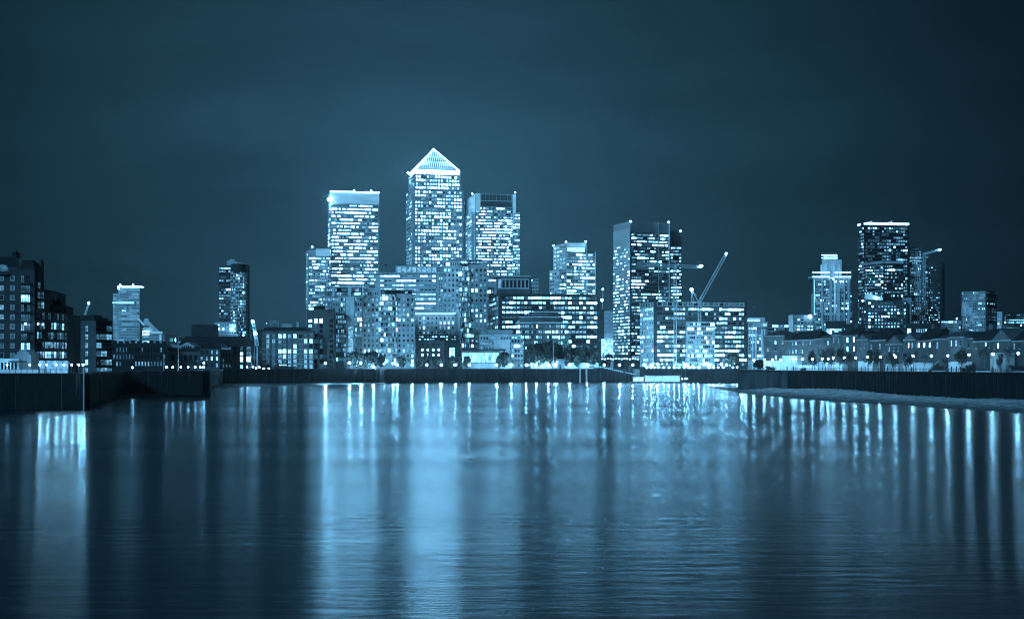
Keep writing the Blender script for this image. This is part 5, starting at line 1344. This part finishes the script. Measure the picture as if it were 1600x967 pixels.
for px, w in far: lamp_post('globe lamp on the far esplanade, ' + w, px, 570, quayD(px), 'flood', .68, 'globe lamps on the far esplanade')
for i, px in enumerate((1011, 1017, 1022.5, 1029, 1037, 1045.6, 1053.5, 1061, 1069, 1077, 1084, 1092, 1108, 1115, 1122, 1130, 1145, 1152)):
    lamp_post(f'{ORD[i]} low lamp from the left in the string above the floating pier wall', px, 574, quayD(px), 'flood', .48, 'low lamps above the floating pier wall')
for i, px in enumerate((893, 905, 921, 929)): lamp_post(f'{ORD[i]} raised lamp under the right half of the clipped trees', px, 560, 1085, 'globe', .75, 'raised lamps under the clipped trees')
for i in range(15): lamp_post(f'{ORD[i]} lamp in the close row at the foot of the glowing tower flank', 937 + i * 4.3, 560 + (i % 3) * .5, 1085, 'tiny', .62, 'close row of lamps under the wide glass tower')
for px, py, w in ((828, 560, 'tall lamp over the crowd at the left of the clipped trees'), (847, 560, 'tall lamp over the crowd under the highest clipped tree'), (1071.6, 569.5, 'lamp below the glass bay of the panelled offices'), (1100, 569, 'large lamp at the middle of the panelled offices'), (1127.5, 569, 'large lamp at the right of the panelled offices'), (1135, 570, 'small companion lamp right of the large office lamp'), (1027, 569, 'lamp at the left foot of the panelled offices')):
    lamp_post(w, px, py, 1075, 'flood', .8)
for px, py, w in ((508.5, 567.5, 'big flaring lamp at the foot of the brown brick tower'), (546, 567, 'big flaring lamp left under the dark tree clump'), (564, 567, 'big flaring lamp right under the dark tree clump'), (599, 568, 'lamp at the left foot of the pale balconied tower'), (614, 568, 'lamp in front of the rounded balcony bay'), (583.6, 576, 'low lamp at wall level beneath the dark tree clump')):
    lamp_post(w, px, min(py, 573), quayD(px, 4), 'flare' if px < 600 else 'flood', .6)
for i, (px, py) in enumerate(((386, 573), (395, 573), (400, 575), (405, 573.5), (412, 576), (420, 575.5))): lamp_post(f'{ORD[i]} low lamp from the left outside the brick warehouse flats', px, py, quayD(px, 5), 'mid', .5, 'low lamps outside the warehouse flats')
for i, px in enumerate((260, 270, 282.6, 294, 305, 313, 318)): lamp_post(f'{ORD[i]} low lamp from the left along the timber wharf below the pedimented house', px, 573.6, 600, 'mid', .38, 'low lamps along the timber wharf')
lamp_post('higher wall lamp above the right end of the timber wharf', 318.5, 567, 612, 'mid', .4)
for px, py, w, k in ((62, 570, 'left of the glazed hall', 'globe'), (73, 570, 'second before the glazed hall', 'globe'), (88, 570, 'third before the glazed hall', 'globe'), (100, 570, 'at the right end of the glazed hall', 'globe'), (112, 570, 'at the left of the plain brick apartment house', 'globe'), (123, 570, 'before the plain brick apartment house', 'globe'), (130, 570, 'brightest, beside the slim pale post', 'flood')):
    lamp_post('lamp on the near left wharf, ' + w, px, py, 393.2, 'flood' if px == 130 else 'globe', .26, 'lamps on the near left wharf')
lamp_post('leaning floodlight among the dark mooring below the unlit terrace', 207, 574, 592, 'mid', .4)

# ---------------------------------------------------------------- cranes
def lattice(m, a, c_, w, n, r=.12):
    a = Vector(a); c_ = Vector(c_); d = (c_ - a).normalized(); u = d.cross(Vector((0, 1, 0))).normalized() * w / 2; v = Vector((0, w / 2, 0))
    cs = [u + v, u - v, -u - v, -u + v]
    for k in cs: m.tube(a + k, c_ + k, r, k=4)
    for i in range(n):
        p, q = a + (c_ - a) * (i / n), a + (c_ - a) * ((i + 1) / n)
        for j in range(4):
            s0, s1 = cs[j], cs[(j + 1) % 4]; m.tube(p + (s0 if i % 2 else s1), q + (s1 if i % 2 else s0), r * .7, k=4)
D = 1060
root = empty('tower_crane', (X(1055, D), D, QZ), 'hammerhead tower crane with level jib and one dazzling lamp, left of the luffing crane', 'crane'); o_ = root.location
m = MB(o_); lattice(m, (X(1055, D), D, QZ), (X(1055, D), D, Z(418, D)), 2.0, 40, .16); m.build('mast', LMETAL, root)
m = MB(o_); lattice(m, (X(995, D), D, Z(413, D)), (X(1090, D), D, Z(417, D)), 1.8, 30, .13); m.tube((X(1055, D), D, Z(412, D)), (X(1055, D), D, Z(408, D)), .3); m.build('jib', LMETAL, root)
m = MB(o_); m.box(X(1053, D), X(1057, D), D - 1.6, D - .9, Z(419, D), Z(414, D)); m.build('cab', LMETAL, root)
m = MB(o_); m.box(X(1088, D), X(1093, D), D - 1, D + 1, Z(419, D), Z(416, D)); m.build('counterweight', LMETAL, root)
m = MB(o_); m.ball((X(1095, D), D - 1.2, Z(416, D)), 1.5, sz=.7, k=8, rings=5); m.build('flood_lamp', BEACON, root)
D = 1070
root = empty('luffing_crane', (X(1093, D), D, QZ), 'luffing crane with steeply raised lattice jib above the panelled offices', 'crane'); o_ = root.location
m = MB(o_); lattice(m, (X(1093, D), D, QZ), (X(1093, D), D, Z(472, D)), 2.0, 26, .16); m.build('mast', LMETAL, root)
m = MB(o_); lattice(m, (X(1094, D), D, Z(470, D)), (X(1134.5, D), D, Z(397, D)), 1.9, 24, .15); m.build('jib', LMETAL, root)
m = MB(o_)
for a_, c_ in (((1080.5, 453), (1080, 472)), ((1080.5, 453), (1091, 471)), ((1080, 472), (1094, 472)), ((1080.5, 453), (1084, 472)), ((1080.5, 453), (1088, 462))): m.tube((X(a_[0], D), D, Z(a_[1], D)), (X(c_[0], D), D, Z(c_[1], D)), .28)
m.build('back_frame', LMETAL, root)
m = MB(o_); m.box(X(1082, D), X(1087, D), D - 1.2, D + 1.2, Z(474, D), Z(471, D)); m.box(X(1091, D), X(1096, D), D - 1.3, D + 1.3, Z(476, D), Z(470, D)); m.build('cab', LMETAL, root)
for px, py, r_ in ((1080.5, 452.5, 1.3), (1134.5, 396.5, .9)):
    m = MB(o_); m.ball((X(px, D), D - .5, Z(py, D)), r_, k=6, rings=4); m.build('flood_lamp', BEACON, root)
D = 1290
root = empty('jib_crane', (X(1442, D), D, QZ), 'small crane with a near-level lit jib between gridded tower and round tower', 'crane'); o_ = root.location
m = MB(o_); lattice(m, (X(1442, D), D - 4, QZ), (X(1442, D), D - 4, Z(396, D)), 1.8, 40, .18); m.build('mast', LMETAL, root)
m = MB(o_); lattice(m, (X(1440.5, D), D - 4, Z(398, D)), (X(1466, D), D - 4, Z(391, D)), 1.6, 10, .25); m.build('jib', WHITE, root)
m = MB(o_); m.ball((X(1466, D), D - 5, Z(391, D)), 1.1, k=6, rings=4); m.build('flood_lamp', BEACON, root)
def mast_crane(label, pts, D, w, lamps):
    root = empty('slanted_crane', (X(pts[0][0], D), D, QZ), label, 'crane'); o_ = root.location
    m = MB(o_); lattice(m, (X(pts[0][0], D), D, Z(pts[0][1], D)), (X(pts[1][0], D), D, Z(pts[1][1], D)), w, 12, .22); m.build('jib', WHITE, root)
    m = MB(o_); m.tube((X(pts[0][0], D), D, QZ), (X(pts[0][0], D), D, Z(pts[0][1], D)), .6); m.tube((X(pts[0][0] - 5, D), D, QZ), (X(pts[1][0] + 2, D), D, Z(pts[1][1] + 20, D)), .2); m.build('mast', LMETAL, root)
    for px, py, r_ in lamps: m = MB(o_); m.ball((X(px, D), D - .8, Z(py, D)), r_, k=6, rings=4); m.build('flood_lamp', BEACON, root)
mast_crane('white floodlit slanting crane between brick house and brick warehouse flats', [(402, 540), (395.5, 503)], 950, 1.8, [(395, 502, 1.0), (400, 521, .9)])
mast_crane('small slanting lit crane rising behind the plain brick apartment roof', [(133, 492), (139, 474)], 1100, 1.2, [(139.3, 473, .8)])

# ---------------------------------------------------------------- floating pier, ramp, boats, cars, small things
D = 1000
root = empty('floating_pier', (X(1030, D), D, 0), 'long glowing glass-sided floating pier moored right of the dark piles', 'floating pier'); o_ = root.location
m = MB(o_); m.box(X(989, D), X(1073, D), D, D + 12, -.3, 1.0); m.build('pontoon', DMETAL, root)
m = MB(o_); m.box(X(1008, D), X(1064, D), D + 1, D + 11, 4.9, 5.4); m.box(X(990, D), X(1008, D), D + 1.5, D + 10, 3.9, 4.3); m.build('roof', LMETAL, root)
PG = glow('pier_glass', (0.2, .56, .92), 2.4, .9, (1.6, 1, 1.6))
m = MB(o_); m.box(X(1010, D), X(1062, D), D + 2, D + 10, 1.01, 4.89); m.box(X(991, D), X(1006, D), D + 3, D + 9, 1.01, 3.89); m.build('glass_cabin', PG, root)
m = MB(o_)
for i in range(27): x = X(1009 + i * 2.05, D); m.box(x - .1, x + .1, D + 1.2, D + 1.4, 1.0, 4.9)
for i in range(30): x = X(989.5 + i * 2.85, D); m.box(x - .06, x + .06, D + .1, D + .2, 1.0, 2.1)
m.box(X(989, D), X(1073, D), D + .1, D + .2, 2.05, 2.15); m.build('frame', LMETAL, root)
for px in (995, 1004, 1066, 1071, 1073):
    m = MB(o_); m.ball((X(px, D), D + .3, 3.2), .45, k=6, rings=4); m.build('deck_lamp', LAMPS, root)
D = 1040
root = empty('gangway', (X(950, D), D, QZ), 'sloping gangway edged with tiny lights running down to the floating pier', 'gangway'); o_ = root.location
m = MB(o_); p0, p1 = Vector((X(917, D), D, QZ + 2.6)), Vector((X(990, D), D, 4.6))
m.tube(p0, p1, .35, k=4); m.tube(p0 + Vector((0, -2.4, 0)), p1 + Vector((0, -2.4, 0)), .35, k=4); m.tube(p0 + Vector((0, -2.4, 1.3)), p1 + Vector((0, -2.4, 1.3)), .12, k=4)
for i in range(25): q = p0 + (p1 - p0) * (i / 24) + Vector((0, -2.4, 0)); m.tube(q, q + Vector((0, 0, 1.3)), .07, k=4)
m.build('walkway', DMETAL, root)
for i in range(25):
    q = p0 + (p1 - p0) * (i / 24) + Vector((0, -2.5, 1.5)); m = MB(o_); m.ball(q, .2, k=5, rings=3); m.build('handrail_light', TINY, root)
for i, (px, yt) in enumerate(((906.5, 575), (916.5, 577), (976, 574), (983, 573), (989, 575))):
    org = Vector((X(px, 1034), 1034, -1.5)); m = MB(org); m.tube(org, (org.x, org.y, Z(yt, 1034)), .6, .55, 8)
    tag(m.build('pier_pile', LMETAL if i < 2 else DMETAL), f"{['pale left', 'pale right', 'leftmost dark', 'middle dark', 'rightmost dark'][i]} pile of the gangway beside the floating pier", 'pile', 'piles of the gangway')
b = B('esplanade_wall', 'long pale low wall glowing behind the esplanade lamps under the clipped trees', 'wall', 880, 1068)
m = b.mb(); m.box(X(829, 1068), X(935, 1068), 1068, 1068.6, QZ, Z(567, 1068)); m.build('wall', MID, b.root); m = b.mb(); m.box(X(829, 1068), X(935, 1068), 1067.8, 1068.8, Z(567, 1068) + .01, Z(566.5, 1068)); m.build('coping', MID, b.root)
rl_ = random.Random(5)
for i in range(16):
    lamp_post(f'{ORD[i]} small lamp from the left in the cluttered lit terrace under the clipped trees', 826 + i * 3.3 + rl_.uniform(-1, 1), rl_.uniform(564, 573), 1057.5 + rl_.uniform(0, 2), 'tiny', .4, 'small lamps of the lit terrace')
for i in range(14):
    lamp_post(f'{ORD[i]} small lamp from the left in the lit street below the panelled offices', 1012 + i * 10.5 + rl_.uniform(-3, 3), rl_.uniform(566, 571), 1070, 'tiny', .45, 'small lamps below the panelled offices')
# flagpole, kiosks
for px, D, yt, lb in ((864.5, 1058, 532, 'tall pale pole rising before the clipped dark trees'), (278.5, 605, 524, 'tall thin flagpole before the pedimented house'), (256, 610, 553, 'short pale pole left of the pedimented house')):
    org = Vector((X(px, D), D, QZ)); m = MB(org); m.tube(org, (org.x, org.y, Z(yt, D)), .28 if D > 900 else .13, .15 if D > 900 else .08); m.tube(org, (org.x, org.y, QZ + .6), .5, .4); tag(m.build('flagpole', LMETAL), lb, 'pole')
b = B('white_hut', 'small white hut under the clipped trees beside the tall pale pole', 'hut', 876, 1058); b.box(870, 882, 561.5, 577, 1058, 5, WHITE, 'wall'); b.box(869.5, 882.5, 560.8, 561.4, 1055.5, 6, LMETAL, 'roof'); m = b.mb(); m.box(X(874, 1056), X(876.5, 1056), 1055.9, 1055.98, QZ, Z(570, 1056)); m.build('door', DMETAL, b.root)
def barge(label, x0, x1, D, cabin=True, name='moored_barge', z=0.0):
    root = empty(name, (X((x0 + x1) / 2, D), D, z), label, 'boat'); o_ = root.location; a, c_ = X(x0, D), X(x1, D); L = c_ - a
    m = MB(o_); lo = [(a + L * .1, D + .6), (c_ - L * .1, D + .6), (c_ - L * .04, D + 2.5), (c_ - L * .1, D + 4.4), (a + L * .1, D + 4.4), (a + L * .04, D + 2.5)]; hi = [(a + L * .06, D), (c_ - L * .08, D), (c_, D + 2.5), (c_ - L * .08, D + 5), (a + L * .06, D + 5), (a, D + 2.5)]
    m.prism(lo, z - .4, z + 1.6, 0, hi); m.build('hull', DMETAL, root)
    if cabin:
        m = MB(o_); m.box(a + L * .25, a + L * .62, D + 1, D + 4, z + 1.61, z + 3.4); m.build('cabin', DBRICK, root)
        m = MB(o_)
        for i in range(4): m.box(a + L * (.28 + i * .08), a + L * (.33 + i * .08), D + .93, D + .98, z + 2.3, z + 3.0)
        m.build('cabin_window', WIN[3], root)
    return root
barge('dark flat boat with small lights laid up before the brick warehouse flats', 425, 464, 955, z=QZ + .6, name='laid_up_boat')
# cars on the promenade
def car(label, px, D, L=4.3, mat=WHITE, flip=1):
    root = empty('parked_car', (X(px, D), D, QZ), label, 'car', None); o_ = root.location; x = o_.x
    def prof(pts, y0, y1, name, mt, par=root):
        m = MB(o_); n = len(pts); lo = [(x + a * flip, y0, QZ + z) for a, z in pts]; hi = [(x + a * flip, y1, QZ + z) for a, z in pts]
        m.poly(lo); m.poly(hi[::-1])
        for i in range(n): j = (i + 1) % n; m.poly([lo[j], lo[i], hi[i], hi[j]])
        return m.build(name, mt, par)
    prof([(-2.15, .3), (2.15, .3), (2.2, .75), (1.9, .92), (1.1, 1.0), (-1.9, 1.0), (-2.15, .8)], D, D + 1.75, 'body', mat)
    prof([(-1.8, 1.01), (1.05, 1.01), (.35, 1.47), (-1.3, 1.47)], D + .12, D + 1.63, 'cabin', WIN[0])
    for wx in (-1.35, 1.35):
        for wy in (D - .02, D + 1.57):
            m = MB(o_); m.tube((x + wx, wy, QZ + .33), (x + wx, wy + .2, QZ + .33), .33, k=12); w_ = m.build('wheel', DMETAL, root)
    for wy in (D + .2, D + 1.4): m = MB(o_); m.box(x + 2.15 * flip - .05, x + 2.15 * flip + .06, wy, wy + .25, QZ + .6, QZ + .75); m.build('headlight', LMETAL, root)
car('white parked car under the large spreading tree on the right', 1537, wallD(1537) + 8)
car('pale parked car right of the garden stair', 1468, wallD(1468) + 9, mat=LMETAL, flip=-1)
car('silver parked car at the right edge of the promenade', 1597, wallD(1597) + 9, mat=LMETAL)

# ---------------------------------------------------------------- thin air volume added to give the lights halos
hm = bpy.data.materials.new('halo_haze'); hm.use_nodes = True; t = hm.node_tree; t.nodes.clear()
ho = nd(t, 'ShaderNodeOutputMaterial'); pv = nd(t, 'ShaderNodeVolumePrincipled')
pv.inputs['Color'].default_value = (.8, .8, .8, 1); pv.inputs['Density'].default_value = 0.00005; pv.inputs['Anisotropy'].default_value = 0.85
t.links.new(pv.outputs[0], ho.inputs['Volume'])
g = MB(); g.box(-4100, 4100, -400, 3100, -4.2, 290); tag(g.build('halo_haze', hm), kind='stuff')
